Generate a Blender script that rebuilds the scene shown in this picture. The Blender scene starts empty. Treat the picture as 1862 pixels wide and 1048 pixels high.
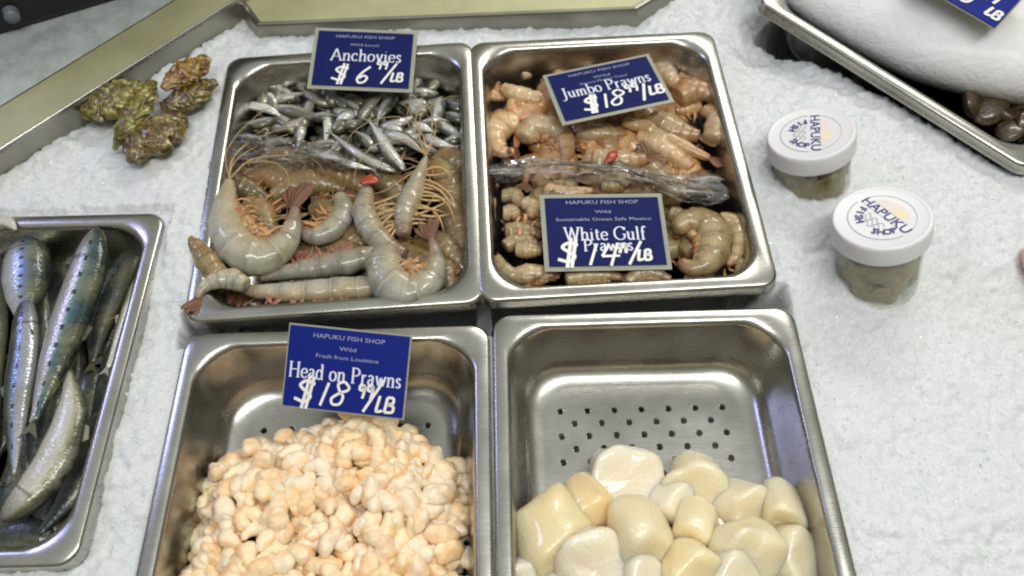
import bpy, math, random
import numpy as np
from mathutils import Vector, Matrix, Euler

C = bpy.context.scene.collection
SC = bpy.context.scene
PI = math.pi

# ------------------------------------------------------------------ camera, world, lamps, exposure
CAM_F, CAM_C = 1430.4, np.array([0.0195, -0.4958, 0.6005])
CAM_R = (Matrix.Rotation(-0.0101, 3, 'Z') @ Matrix.Rotation(0.5537, 3, 'X') @ Matrix.Rotation(-0.0066, 3, 'Z'))
cd = bpy.data.cameras.new('camera'); cam = bpy.data.objects.new('camera', cd); C.objects.link(cam)
cam.matrix_world = Matrix.Translation(Vector(CAM_C)) @ CAM_R.to_4x4()
cd.sensor_width = 36; cd.lens = 36 * CAM_F / 1862; cd.clip_start = .02; cd.clip_end = 60
cd.dof.use_dof = True; cd.dof.focus_distance = .68; cd.dof.aperture_fstop = 5.6
SC.camera = cam
SC.render.engine = 'CYCLES'
SC.cycles.filter_width = 2.0
SC.cycles.max_bounces = 10; SC.cycles.transparent_max_bounces = 16
SC.cycles.caustics_reflective = False; SC.cycles.caustics_refractive = False
SC.cycles.sample_clamp_indirect = 4
SC.view_settings.view_transform = 'Standard'; SC.view_settings.look = 'None'
SC.view_settings.exposure = .22; SC.view_settings.gamma = 1; SC.view_settings.use_curve_mapping = False

w = bpy.data.worlds.new('World'); SC.world = w; w.use_nodes = True
nt = w.node_tree; bg = nt.nodes['Background']
tc = nt.nodes.new('ShaderNodeTexCoord'); sx = nt.nodes.new('ShaderNodeSeparateXYZ'); rp = nt.nodes.new('ShaderNodeValToRGB')
nt.links.new(tc.outputs['Generated'], sx.inputs[0]); nt.links.new(sx.outputs['Z'], rp.inputs[0]); nt.links.new(rp.outputs[0], bg.inputs[0])
e = rp.color_ramp.elements
e[0].position = 0.0; e[0].color = (.05, .04, .025, 1)
e[1].position = 1.0; e[1].color = (.43, .445, .43, 1)
n = e.new(.35); n.color = (.15, .125, .08, 1)
n = e.new(.6); n.color = (.20, .20, .145, 1)
bg.inputs[1].default_value = 1.05

def area(name, loc, target, sx_, sy_, power, col):
    l = bpy.data.lights.new(name, 'AREA'); l.shape = 'RECTANGLE'; l.size = sx_; l.size_y = sy_; l.energy = power; l.color = col
    o = bpy.data.objects.new(name, l); C.objects.link(o); o.location = loc
    o.rotation_euler = (Vector(target) - Vector(loc)).to_track_quat('-Z', 'Y').to_euler()
    return o
area('ceiling_lamp', (.28, -.52, 1.60), (.12, -.1, 0), 1.5, .20, 14.5, (1, .985, .95))
area('ceiling_lamp', (.9, 1.75, 1.9), (.2, 0, 0), 1.5, .3, 21, (1, .98, .92))
area('ceiling_lamp', (-1.7, .7, 1.4), (-.3, 0, 0), .5, .3, 5.5, (.46, .50, 1))

# ------------------------------------------------------------------ helpers
def at(u, v, z):
    d = np.array(CAM_R) @ np.array([(u - 931) / CAM_F, -(v - 524) / CAM_F, -1.0])
    t = (z - CAM_C[2]) / d[2]
    return CAM_C + t * d
def mpp(u, v, z):                                     # metres per photo pixel at that point
    d = at(u, v, z) - CAM_C
    return float(-(np.array(CAM_R).T @ d)[2] / CAM_F)

def tag(o, label, cat, group=None, kind=None):
    o['label'] = label; o['category'] = cat
    if group: o['group'] = group
    if kind: o['kind'] = kind
    return o
def empty(name, loc=(0, 0, 0), rot=(0, 0, 0)):
    o = bpy.data.objects.new(name, None); C.objects.link(o); o.location = loc; o.rotation_euler = rot
    o.empty_display_size = .01
    return o
class MB:
    def __init__(s): s.v = []; s.f = []; s.c = []
    def add(s, v, f, c=None):
        o = len(s.v); s.v += [tuple(map(float, p)) for p in v]; s.f += [tuple(i + o for i in q) for q in f]
        s.c += list(c) if c is not None else [(0, .5, .5, .5)] * len(v)
        return s
    def mesh(s, name, m, smooth=True):
        me = bpy.data.meshes.new(name); me.from_pydata(s.v, [], s.f); me.update()
        a = me.color_attributes.new('pat', 'FLOAT_COLOR', 'POINT')
        cc = np.array([(x[0], x[1], x[2], x[3]) for x in s.c], dtype=np.float32)
        a.data.foreach_set('color', cc.ravel())
        me.polygons.foreach_set('use_smooth', [smooth] * len(me.polygons))
        if m: me.materials.append(m)
        return me
    def build(s, name, m, parent=None, smooth=True):
        o = bpy.data.objects.new(name, s.mesh(name, m, smooth)); C.objects.link(o)
        if parent: o.parent = parent
        return o
def box(mb, x0, x1, y0, y1, z0, z1, M=None):
    v = [(x, y, z) for z in (z0, z1) for y in (y0, y1) for x in (x0, x1)]
    if M is not None: v = [tuple(M @ Vector(p)) for p in v]
    return mb.add(v, [(0, 2, 3, 1), (4, 5, 7, 6), (0, 1, 5, 4), (2, 6, 7, 3), (0, 4, 6, 2), (1, 3, 7, 5)])
def catmull(P, n):
    P = np.array(P, float); k = len(P)
    d = np.r_[0, np.cumsum(np.linalg.norm(np.diff(P[:, :3] if P.shape[1] > 3 else P, axis=0), axis=1))]
    Q = np.vstack([2 * P[0] - P[1], P, 2 * P[-1] - P[-2]])
    out = []
    for t in np.linspace(0, d[-1], n):
        i = min(max(np.searchsorted(d, t) - 1, 0), k - 2); u = (t - d[i]) / max(d[i + 1] - d[i], 1e-9)
        a, b, c_, e_ = Q[i], Q[i + 1], Q[i + 2], Q[i + 3]
        out.append(.5 * (2 * b + (c_ - a) * u + (2 * a - 5 * b + 4 * c_ - e_) * u ** 2 + (3 * b - a - 3 * c_ + e_) * u ** 3))
    return np.array(out)
def frames(P, side=1, up=(0, 0, 1)):
    T = np.gradient(P, axis=0); T /= np.linalg.norm(T, axis=1)[:, None] + 1e-12
    up = np.array(up, float)
    D = np.cross(T, up) * side; D /= np.linalg.norm(D, axis=1)[:, None] + 1e-12     # sideways in the plane: dorsal
    L = np.cross(D, T) ; L /= np.linalg.norm(L, axis=1)[:, None] + 1e-12
    return T, D, L
def loft(mb, P, a, b, M=16, side=1, seg=None, belly=1.0, up=(0, 0, 1), shape=None, rnd=.5):
    n = len(P); T, D, L = frames(P, side, up)
    v = []; c = []
    for i in range(n):
        for j in range(M):
            ph = 2 * PI * j / M; cx, sn = math.cos(ph), math.sin(ph)
            aa = a[i] * (belly if cx < 0 else 1)
            v.append(P[i] + D[i] * aa * cx + L[i] * b[i] * sn)
            c.append((i / (n - 1), .5 + .5 * cx, seg[i] if seg is not None else .5, rnd))
    f = []
    for i in range(n - 1):
        for j in range(M):
            k = (j + 1) % M; f.append((i * M + j, i * M + k, (i + 1) * M + k, (i + 1) * M + j))
    v.append(P[0]); v.append(P[-1]); c.append((0, .5, .5, rnd)); c.append((1, .5, .5, rnd))
    for j in range(M):
        k = (j + 1) % M; f.append((n * M, k, j)); f.append((n * M + 1, (n - 1) * M + j, (n - 1) * M + k))
    return mb.add(v, f, c)
def tube(mb, pts, r0, r1, n=12, M=6, c=(0, .5, .5, .5)):
    P = catmull(pts, n); r = np.linspace(r0, r1, n)
    m2 = MB(); loft(m2, P, r, r, M)
    return mb.add(m2.v, m2.f, [c] * len(m2.v))
_rs = np.random.RandomState(3)
_T = _rs.rand(64, 64)
def vnoise(x, y, s=1.0, off=0):
    x = np.asarray(x) / s + off * 7.31; y = np.asarray(y) / s + off * 3.77
    xi = np.floor(x).astype(int); yi = np.floor(y).astype(int); fx = x - xi; fy = y - yi
    fx = fx * fx * (3 - 2 * fx); fy = fy * fy * (3 - 2 * fy)
    g = lambda i, j: _T[i % 64, j % 64]
    return (g(xi, yi) * (1 - fx) + g(xi + 1, yi) * fx) * (1 - fy) + (g(xi, yi + 1) * (1 - fx) + g(xi + 1, yi + 1) * fx) * fy

# ------------------------------------------------------------------ materials
class NM:
    def __init__(s, name):
        s.m = bpy.data.materials.new(name); s.m.use_nodes = True; s.t = s.m.node_tree; s.p = s.t.nodes['Principled BSDF']
    def n(s, typ, **kw):
        x = s.t.nodes.new(typ)
        for k, v in kw.items(): setattr(x, k, v)
        return x
    def l(s, a, b): s.t.links.new(a, b)
    def set(s, **kw):
        for k, v in kw.items():
            i = s.p.inputs[k.replace('_', ' ')]; i.default_value = (*v, 1) if isinstance(v, tuple) and len(v) == 3 and i.type == 'RGBA' else v
        return s
    def noise(s, scale, detail=3, rough=.6, coord='Object', dist=0):
        tc = s.n('ShaderNodeTexCoord'); nz = s.n('ShaderNodeTexNoise')
        nz.inputs['Scale'].default_value = scale; nz.inputs['Detail'].default_value = detail; nz.inputs['Roughness'].default_value = rough; nz.inputs['Distortion'].default_value = dist
        s.l(tc.outputs[coord], nz.inputs['Vector']); return nz.outputs['Fac']
    def ramp(s, fac, stops, interp='LINEAR'):
        r = s.n('ShaderNodeValToRGB'); r.color_ramp.interpolation = interp
        el = r.color_ramp.elements
        while len(el) < len(stops): el.new(.5)
        for x, (p, c) in zip(el, stops):
            x.position = p; x.color = (*c, 1) if isinstance(c, tuple) else (c, c, c, 1)
        s.l(fac, r.inputs[0]); return r.outputs[0]
    def mix(s, fac, a, b, mode='MIX'):
        x = s.n('ShaderNodeMix', data_type='RGBA', blend_type=mode)
        for i, v in ((0, fac), (6, a), (7, b)):
            if isinstance(v, (int, float)): x.inputs[i].default_value = v
            elif isinstance(v, tuple): x.inputs[i].default_value = (*v, 1)
            else: s.l(v, x.inputs[i])
        return x.outputs[2]
    def math(s, op, a, b=0.0):
        x = s.n('ShaderNodeMath', operation=op)
        for i, v in ((0, a), (1, b)):
            if isinstance(v, (int, float)): x.inputs[i].default_value = v
            else: s.l(v, x.inputs[i])
        return x.outputs[0]
    def pat(s):
        a = s.n('ShaderNodeAttribute', attribute_name='pat'); q = s.n('ShaderNodeSeparateColor'); s.l(a.outputs['Color'], q.inputs[0])
        return q.outputs[0], q.outputs[1], q.outputs[2]
    def rand(s): return s.n('ShaderNodeObjectInfo').outputs['Random']
    def bump(s, h, strength, dist=.001):
        b = s.n('ShaderNodeBump'); b.inputs['Strength'].default_value = strength; b.inputs['Distance'].default_value = dist
        s.l(h, b.inputs['Height']); s.l(b.outputs[0], s.p.inputs['Normal'])
    def col(s, c): s.l(c, s.p.inputs['Base Color'])

def steel(name, col=(.56, .55, .51), rough=.27, sc=60):
    k = NM(name); k.set(Metallic=1.0)
    tc = k.n('ShaderNodeTexCoord'); mp = k.n('ShaderNodeMapping'); mp.inputs['Scale'].default_value = (1, 14, 14)
    nz = k.n('ShaderNodeTexNoise'); nz.inputs['Scale'].default_value = sc; nz.inputs['Detail'].default_value = 5
    k.l(tc.outputs['Object'], mp.inputs[0]); k.l(mp.outputs[0], nz.inputs['Vector'])
    big = k.noise(14, 4, .65)
    k.col(k.mix(k.ramp(big, [(.35, 0.0), (.7, 1.0)]), tuple(x * .80 for x in col), col))
    r = k.math('ADD', k.math('MULTIPLY', nz.outputs['Fac'], .10), k.math('MULTIPLY', big, .16))
    k.l(k.math('ADD', r, rough - .13), k.p.inputs['Roughness'])
    k.bump(nz.outputs['Fac'], .05, .0006)
    return k.m
M_STEEL = steel('brushed_steel')
M_STEEL_OLD = steel('worn_steel', (.40, .385, .33), .36, 30)
M_OLIVE_CAST = steel('steel_painted_olive_reflection', (.55, .54, .32), .5, 25)  # greenish reflection on the steel put into its base colour
M_OLIVE_CAST.node_tree.nodes['Principled BSDF'].inputs['Metallic'].default_value = .45

def ice_mat():
    k = NM('crushed_ice'); k.set(Roughness=.22, Subsurface_Weight=.35, Subsurface_Scale=.006, Subsurface_Radius=(.9, 1, 1.1), IOR=1.31)
    a = k.noise(420, 2, .7); b = k.noise(26, 4, .6)
    c = k.mix(k.ramp(a, [(.30, 0.0), (.62, 1.0)]), (.64, .675, .695), (.77, .79, .79))
    k.col(k.mix(k.ramp(b, [(.35, 0.0), (.75, .4)]), c, (.64, .675, .70)))
    k.bump(a, .6, .0012); return k.m
M_ICE = ice_mat()
M_CHIP = NM('ice_chip').set(Base_Color=(.82, .84, .86), Roughness=.14, IOR=1.31, Coat_Weight=.6, Coat_Roughness=.06, Subsurface_Weight=.5, Subsurface_Scale=.004).m

def prawn_mat(name, back, belly, speck, sss=.35, rough=.2, tailc=None, tint=(.32, .27, .10), seam=None):
    k = NM(name); k.set(Roughness=rough, Subsurface_Weight=sss, Subsurface_Scale=.006, Coat_Weight=.7, Coat_Roughness=.06)
    s, d, g = k.pat()
    nz = k.noise(75, 5, .75, dist=.5); nz2 = k.noise(520, 3, .75); nz3 = k.noise(38, 3, .6)
    dd = k.math('ADD', d, k.math('MULTIPLY', k.math('SUBTRACT', nz, .5), 1.3))
    c = k.ramp(dd, [(.05, belly), (.45, tuple((x + y) / 2 for x, y in zip(back, belly))), (.9, back)])
    c = k.mix(k.ramp(nz3, [(.42, 0.0), (.72, .65)]), c, tint)
    c = k.mix(k.ramp(nz2, [(.51, 0.0), (.68, .55)]), c, speck)
    ln = k.ramp(g, [(0, .9), (.07, .25), (.28, .0), (.66, 0.0), (.92, .55), (1, .9)])
    c = k.mix(k.math('MULTIPLY', ln, k.ramp(nz, [(.35, .3), (.6, 1.0)])), c, seam or tuple(x * .6 for x in speck))
    if tailc: c = k.mix(k.ramp(s, [(.76, 0.0), (1, .85)]), c, tailc)
    hs = k.n('ShaderNodeHueSaturation'); k.l(c, hs.inputs['Color'])
    k.l(k.math('ADD', k.math('MULTIPLY', k.rand(), .5), .72), hs.inputs['Value'])
    k.col(hs.outputs[0]); k.bump(k.math('ADD', nz, k.math('MULTIPLY', nz2, .4)), .5, .0022); return k.m
M_GREY = prawn_mat('grey_prawn_shell', (.40, .41, .36), (.54, .43, .26), (.16, .165, .14), .22, tailc=(.20, .09, .05))
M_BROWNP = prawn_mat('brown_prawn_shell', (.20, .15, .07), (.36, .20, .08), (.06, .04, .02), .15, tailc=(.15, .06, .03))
M_TAN = prawn_mat('tan_prawn_shell', (.60, .43, .22), (.76, .60, .38), (.30, .16, .07), .25, tailc=(.42, .16, .06), tint=(.58, .30, .11), seam=(.36, .17, .06))
M_ORANGEP = prawn_mat('orange_prawn_shell', (.52, .24, .08), (.66, .42, .19), (.24, .08, .025), .2, tailc=(.36, .10, .04), tint=(.60, .44, .24), seam=(.36, .12, .03))
M_GULF = prawn_mat('olive_prawn_shell', (.37, .29, .135), (.58, .46, .25), (.13, .09, .035), .25, tailc=(.28, .11, .05), tint=(.34, .17, .05), seam=(.10, .06, .02))

def flat(name, col, rough=.4, var=.25, sss=0, scale=200, **kw):
    k = NM(name); k.set(Roughness=rough, Subsurface_Weight=sss, Subsurface_Scale=.004, **kw)
    nz = k.noise(scale, 3)
    k.col(k.mix(nz, tuple(x * (1 - var) for x in col), tuple(min(1, x * (1 + var)) for x in col))); return k.m
M_LEG = flat('orange_prawn_leg', (.58, .31, .13), .25, .45, .3)
M_LEGP = flat('pink_prawn_leg', (.36, .15, .11), .25, .6, .3)
M_LEGY = flat('straw_prawn_leg', (.56, .38, .18), .25, .4, .2)
M_RED = flat('red_prawn_flesh', (.40, .065, .03), .25, .4, .1)
def belly_mat():
    k = NM('orange_prawn_belly'); k.set(Roughness=.25, Subsurface_Weight=.2, Subsurface_Scale=.004, Coat_Weight=.5, Coat_Roughness=.08)
    a = k.noise(150, 4, .7, dist=1.0); k.col(k.ramp(a, [(.32, (.20, .08, .03)), (.5, (.50, .25, .09)), (.68, (.60, .45, .25))])); k.bump(a, 1.0, .003); return k.m
M_BELLY = belly_mat()
M_TAIL = flat('brown_tail_fan', (.20, .10, .055), .3, .5, 0, 120)
M_EYE = flat('black_eye', (.01, .01, .01), .1, .1)

def peeled_mat():
    k = NM('peeled_shrimp_flesh'); k.set(Roughness=.40, Subsurface_Weight=.45, Subsurface_Scale=.006, Subsurface_Radius=(1, .7, .45))
    s, d, g = k.pat(); nz = k.noise(150, 3); nz2 = k.noise(60, 2)
    dd = k.math('ADD', d, k.math('MULTIPLY', k.math('SUBTRACT', nz, .5), .9))
    c = k.ramp(dd, [(.1, (.97, .81, .61)), (.75, (.97, .79, .58)), (1.05, (.96, .66, .41))])
    c = k.mix(k.ramp(nz2, [(.56, 0.0), (.82, .25)]), c, (.95, .74, .54))
    c = k.mix(k.ramp(g, [(0, .5), (.2, 0.0), (.8, 0.0), (1, .3)]), c, (.84, .60, .38))
    hs = k.n('ShaderNodeHueSaturation'); k.l(c, hs.inputs['Color'])
    k.l(k.math('ADD', k.math('MULTIPLY', k.rand(), .06), 1.0), hs.inputs['Value'])
    k.l(k.math('ADD', k.math('MULTIPLY', k.rand(), .35), .9), hs.inputs['Saturation'])
    k.col(hs.outputs[0]); k.bump(nz, .3, .002); return k.m
M_PEEL = peeled_mat()
def scallop_mat(name, a, b):
    k = NM(name); k.set(Roughness=.32, Subsurface_Weight=.85, Subsurface_Scale=.020, Subsurface_Radius=(1, .75, .45), Coat_Weight=.7, Coat_Roughness=.07)
    nz = k.noise(28, 4, .6)
    tc = k.n('ShaderNodeTexCoord'); mp = k.n('ShaderNodeMapping'); mp.inputs['Scale'].default_value = (330, 330, 45); fb = k.n('ShaderNodeTexNoise'); fb.inputs['Scale'].default_value = 1; fb.inputs['Detail'].default_value = 3
    k.l(tc.outputs['Object'], mp.inputs[0]); k.l(mp.outputs[0], fb.inputs['Vector']); f = k.math('ADD', fb.outputs['Fac'], k.math('MULTIPLY', k.noise(70, 3), .8))
    c = k.mix(k.ramp(nz, [(.35, 0.0), (.7, 1.0)]), a, b)
    k.col(c); k.bump(f, .45, .0022); return k.m
M_SCA = [scallop_mat('cream_scallop', (0.86, 0.74, 0.48), (0.9, 0.8, 0.58)), scallop_mat('yellow_scallop', (0.87, 0.70, 0.40), (0.9, 0.78, 0.50)),
         scallop_mat('pink_scallop', (0.88, 0.76, 0.58), (0.91, 0.82, 0.66)), scallop_mat('orange_scallop', (0.85, 0.63, 0.34), (0.89, 0.72, 0.44)),
         scallop_mat('grey_scallop', (0.82, 0.71, 0.49), (0.87, 0.78, 0.58))]

def fish_mat(name, stops, spots=None, met=.35, rough=.24, mott=(.36, .34, .15), spotband=(.44, .49, .55, .60)):
    k = NM(name); k.set(Roughness=rough, Metallic=met, Coat_Weight=.3, Coat_Roughness=.06, Specular_IOR_Level=.6)
    s, d, g = k.pat(); nz = k.noise(90, 4, .65); sc = k.n('ShaderNodeTexVoronoi'); sc.inputs['Scale'].default_value = 420
    tc = k.n('ShaderNodeTexCoord'); k.l(tc.outputs['Object'], sc.inputs['Vector'])
    dd = k.math('ADD', d, k.math('MULTIPLY', k.math('SUBTRACT', nz, .5), .24))
    c = k.ramp(dd, stops)
    c = k.mix(k.ramp(k.noise(30, 4, .7), [(.48, 0.0), (.66, .5)]), c, mott)
    c = k.mix(k.ramp(s, [(.0, .8), (.10, .45), (.17, .15), (.185, .8), (.20, .0)]), c, (.075, .065, .03))
    if spots:
        w_ = k.math('SINE', k.math('MULTIPLY', s, spots)); on = k.ramp(w_, [(.55, 0.0), (.8, 1.0)])
        band = k.ramp(d, [(spotband[0], 0.0), (spotband[1], 1.0), (spotband[2], 1.0), (spotband[3], 0.0)])
        c = k.mix(k.mix(1.0, on, band, 'MULTIPLY'), c, (.015, .02, .03))
    c = k.mix(k.ramp(sc.outputs['Distance'], [(.0, 0.0), (.6, .28)]), c, (.10, .12, .12))
    hs = k.n('ShaderNodeHueSaturation'); k.l(c, hs.inputs['Color']); k.l(k.math('ADD', k.math('MULTIPLY', k.rand(), .4), .8), hs.inputs['Value'])
    k.col(hs.outputs[0]); k.bump(k.math('ADD', sc.outputs['Distance'], k.math('MULTIPLY', nz, 1.5)), .25, .0010); return k.m
M_SARD = fish_mat('blue_backed_sardine_skin', [(.0, (.62, .62, .60)), (.30, (.74, .72, .84)), (.46, (.76, .74, .70)), (.55, (.22, .38, .44)), (.66, (.05, .15, .20)), (.80, (.015, .045, .05)), (1, (.015, .03, .02))], 70, mott=(.50, .46, .22))
M_SARDB = fish_mat('blue_sheen_sardine_skin', [(.0, (.70, .70, .66)), (.4, (.56, .60, .80)), (.55, (.20, .32, .70)), (.68, (.16, .19, .22)), (.82, (.04, .06, .05)), (1, (.02, .03, .02))], 60)
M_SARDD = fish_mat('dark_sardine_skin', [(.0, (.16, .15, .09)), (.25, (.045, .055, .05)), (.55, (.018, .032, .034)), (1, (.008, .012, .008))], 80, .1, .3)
M_SARDW = fish_mat('white_bellied_sardine_skin', [(.0, (.72, .70, .62)), (.64, (.76, .74, .67)), (.74, (.46, .44, .24)), (.84, (.14, .13, .05)), (1, (.04, .04, .015))], None, .1, mott=(.70, .66, .52))
M_ANCH = fish_mat('silver_anchovy_skin', [(.0, (.70, .68, .62)), (.46, (.82, .81, .77)), (.58, (.40, .39, .33)), (.68, (.12, .12, .10)), (1, (.04, .04, .035))], None, .35, .2)
M_ANCHD = fish_mat('grey_anchovy_skin', [(.0, (.45, .43, .37)), (.4, (.52, .49, .40)), (.56, (.20, .18, .13)), (1, (.035, .03, .025))], None, .25, .22)
M_ANCHW = fish_mat('white_anchovy_skin', [(.0, (.80, .79, .75)), (.58, (.86, .86, .83)), (.70, (.40, .40, .36)), (.8, (.10, .10, .09)), (1, (.05, .05, .045))], None, .2, .2)
M_FIN = flat('dark_fish_fin', (.10, .095, .05), .3, .5)
M_FINL = flat('grey_fish_fin', (.28, .26, .20), .3, .4)
M_GILL = flat('red_gill', (.22, .03, .03), .3, .4)

def oyster_mat(name, cols):
    k = NM(name); k.set(Roughness=.30, Coat_Weight=.7, Coat_Roughness=.12)
    s_, d_, g_ = k.pat(); a = k.noise(52, 5, .7, dist=.8); b = k.noise(190, 3, .7)
    aa = k.math('ADD', a, k.math('MULTIPLY', k.math('SUBTRACT', g_, .5), .20))
    c = k.ramp(aa, [(.30, cols[0]), (.45, cols[1]), (.56, cols[2]), (.66, cols[3])])
    k.col(k.mix(k.ramp(b, [(.48, 0.0), (.64, .7)]), c, (.03, .025, .012))); k.bump(b, .5, .003); return k.m
M_OYG = oyster_mat('green_oyster_shell', [(.05, .035, .01), (.17, .12, .018), (.27, .25, .03), (.58, .52, .24)])
M_OYB = oyster_mat('brown_oyster_shell', [(.035, .025, .01), (.14, .09, .018), (.24, .17, .03), (.52, .42, .20)])
M_OYO = oyster_mat('orange_oyster_shell', [(.08, .045, .012), (.28, .15, .02), (.42, .23, .04), (.62, .44, .16)])
M_CLAM = oyster_mat('brown_clam_shell', [(.02, .014, .008), (.055, .03, .012), (.085, .06, .02), (.13, .10, .045)])

M_CARD = flat('blue_printed_card', (.008, .014, .10), .55, .15, 0, 60, Specular_IOR_Level=.12)
M_CARD_LIT = flat('blue_printed_card_lit_copy', (.006, .018, .215), .5, .12, 0, 60, Specular_IOR_Level=.15)  # same print as the other cards, stronger light on it painted as brighter blue
M_SLEEVE = flat('cloudy_plastic_sleeve', (.36, .37, .30), .2, .12, 0, 40)
M_INK = flat('white_print', (.74, .76, .88), .5, .08)
M_INKD = flat('faint_white_print', (.36, .38, .52), .5, .2)
M_PEN = flat('white_marker', (.88, .88, .86), .5, .05)
M_LID = flat('white_plastic_lid', (.77, .77, .79), .35, .03, .1)
M_NAVY = flat('navy_print', (.05, .05, .20), .5, .1)
M_GREYINK = flat('grey_print', (.40, .41, .46), .5, .2)
M_PEACH = flat('peach_print', (.80, .55, .42), .5, .3)
M_PEARL = flat('yellow_print', (.82, .68, .40), .5, .2)
M_MEAT = flat('oyster_meat', (.27, .22, .10), .3, .6, .2, 90)
def white_skin():
    k = NM('white_fish_skin'); k.set(Roughness=.42, Subsurface_Weight=.2, Subsurface_Scale=.01, Coat_Weight=.15, Coat_Roughness=.2)
    a = k.noise(22, 5, .6); st = k.noise(60, 4, .6, dist=2.5)
    k.col(k.mix(k.ramp(a, [(.3, 0.0), (.7, 1.0)]), (.74, .75, .78), (.83, .83, .82))); k.bump(k.math('ADD', a, k.math('MULTIPLY', st, .5)), .5, .006); return k.m
M_FISHW = white_skin()
M_BRINE = flat('cloudy_brine', (.10, .09, .04), .4, .4, 0, 60)
M_PINK = flat('pink_seafood', (.72, .42, .36), .3, .2, .2)
M_BLACK = flat('black_plastic', (.010, .010, .013), .3, .3)
M_KNOB = flat('grey_metal_knob', (.18, .20, .25), .35, .2)
def counter_mat():
    k = NM('frosted_counter'); k.set(Roughness=.35)
    a = k.noise(40, 5, .7)
    k.col(k.ramp(a, [(.35, (.33, .38, .37)), (.6, (.48, .53, .53))])); return k.m
M_COUNTER = counter_mat()
def glass_mat():
    k = NM('clear_jar_glass'); k.set(Roughness=.05, Base_Color=(.80, .84, .78)); t = k.t
    tr = k.n('ShaderNodeBsdfTransparent'); tr.inputs[0].default_value = (.95, .96, .92, 1)
    fr = k.n('ShaderNodeLayerWeight'); fr.inputs['Blend'].default_value = .25; gl = k.n('ShaderNodeBsdfGlossy'); gl.inputs['Roughness'].default_value = .06
    mx = k.n('ShaderNodeMixShader'); k.l(k.math('ADD', k.math('MULTIPLY', fr.outputs['Facing'], .35), .03), mx.inputs[0]); k.l(tr.outputs[0], mx.inputs[1]); k.l(gl.outputs[0], mx.inputs[2])
    k.l(mx.outputs[0], t.nodes['Material Output'].inputs['Surface']); return k.m
M_GLASS = glass_mat()
def film_mat():
    k = NM('clear_plastic_film'); t = k.t
    tr = k.n('ShaderNodeBsdfTransparent'); tr.inputs[0].default_value = (.96, .96, .95, 1)
    gl = k.n('ShaderNodeBsdfGlossy'); gl.inputs['Roughness'].default_value = .12; gl.inputs[0].default_value = (.95, .95, .95, 1)
    bp = k.n('ShaderNodeBump'); bp.inputs['Strength'].default_value = 1; bp.inputs['Distance'].default_value = .006
    k.l(k.noise(26, 3, .55, dist=2.2), bp.inputs['Height']); k.l(bp.outputs[0], gl.inputs['Normal'])
    fr = k.n('ShaderNodeLayerWeight'); fr.inputs['Blend'].default_value = .20; k.l(bp.outputs[0], fr.inputs['Normal'])
    m1 = k.n('ShaderNodeMixShader'); k.l(fr.outputs['Fresnel'], m1.inputs[0]); k.l(tr.outputs[0], m1.inputs[1]); k.l(gl.outputs[0], m1.inputs[2])
    df = k.n('ShaderNodeBsdfTranslucent'); df.inputs[0].default_value = (.80, .80, .78, 1)
    d2 = k.n('ShaderNodeBsdfDiffuse'); d2.inputs[0].default_value = (.75, .75, .72, 1)
    tc = k.n('ShaderNodeTexCoord'); mp = k.n('ShaderNodeMapping'); mp.inputs['Scale'].default_value = (16, 130, 50); mp.inputs['Rotation'].default_value = (0, 0, .12)
    nz = k.n('ShaderNodeTexNoise'); nz.inputs['Detail'].default_value = 3; nz.inputs['Distortion'].default_value = .8; nz.inputs['Scale'].default_value = 1
    k.l(tc.outputs['Object'], mp.inputs[0]); k.l(mp.outputs[0], nz.inputs['Vector'])
    m3 = k.n('ShaderNodeMixShader'); m3.inputs[0].default_value = .4; k.l(d2.outputs[0], m3.inputs[1]); k.l(df.outputs[0], m3.inputs[2])
    m2 = k.n('ShaderNodeMixShader'); k.l(k.ramp(nz.outputs['Fac'], [(.48, .02), (.60, .16), (.68, .62)]), m2.inputs[0]); k.l(m1.outputs[0], m2.inputs[1]); k.l(m3.outputs[0], m2.inputs[2])  # white diffuse streaks painted in as highlights on the film
    k.l(m2.outputs[0], t.nodes['Material Output'].inputs['Surface']); return k.m
M_FILM = film_mat()

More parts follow.
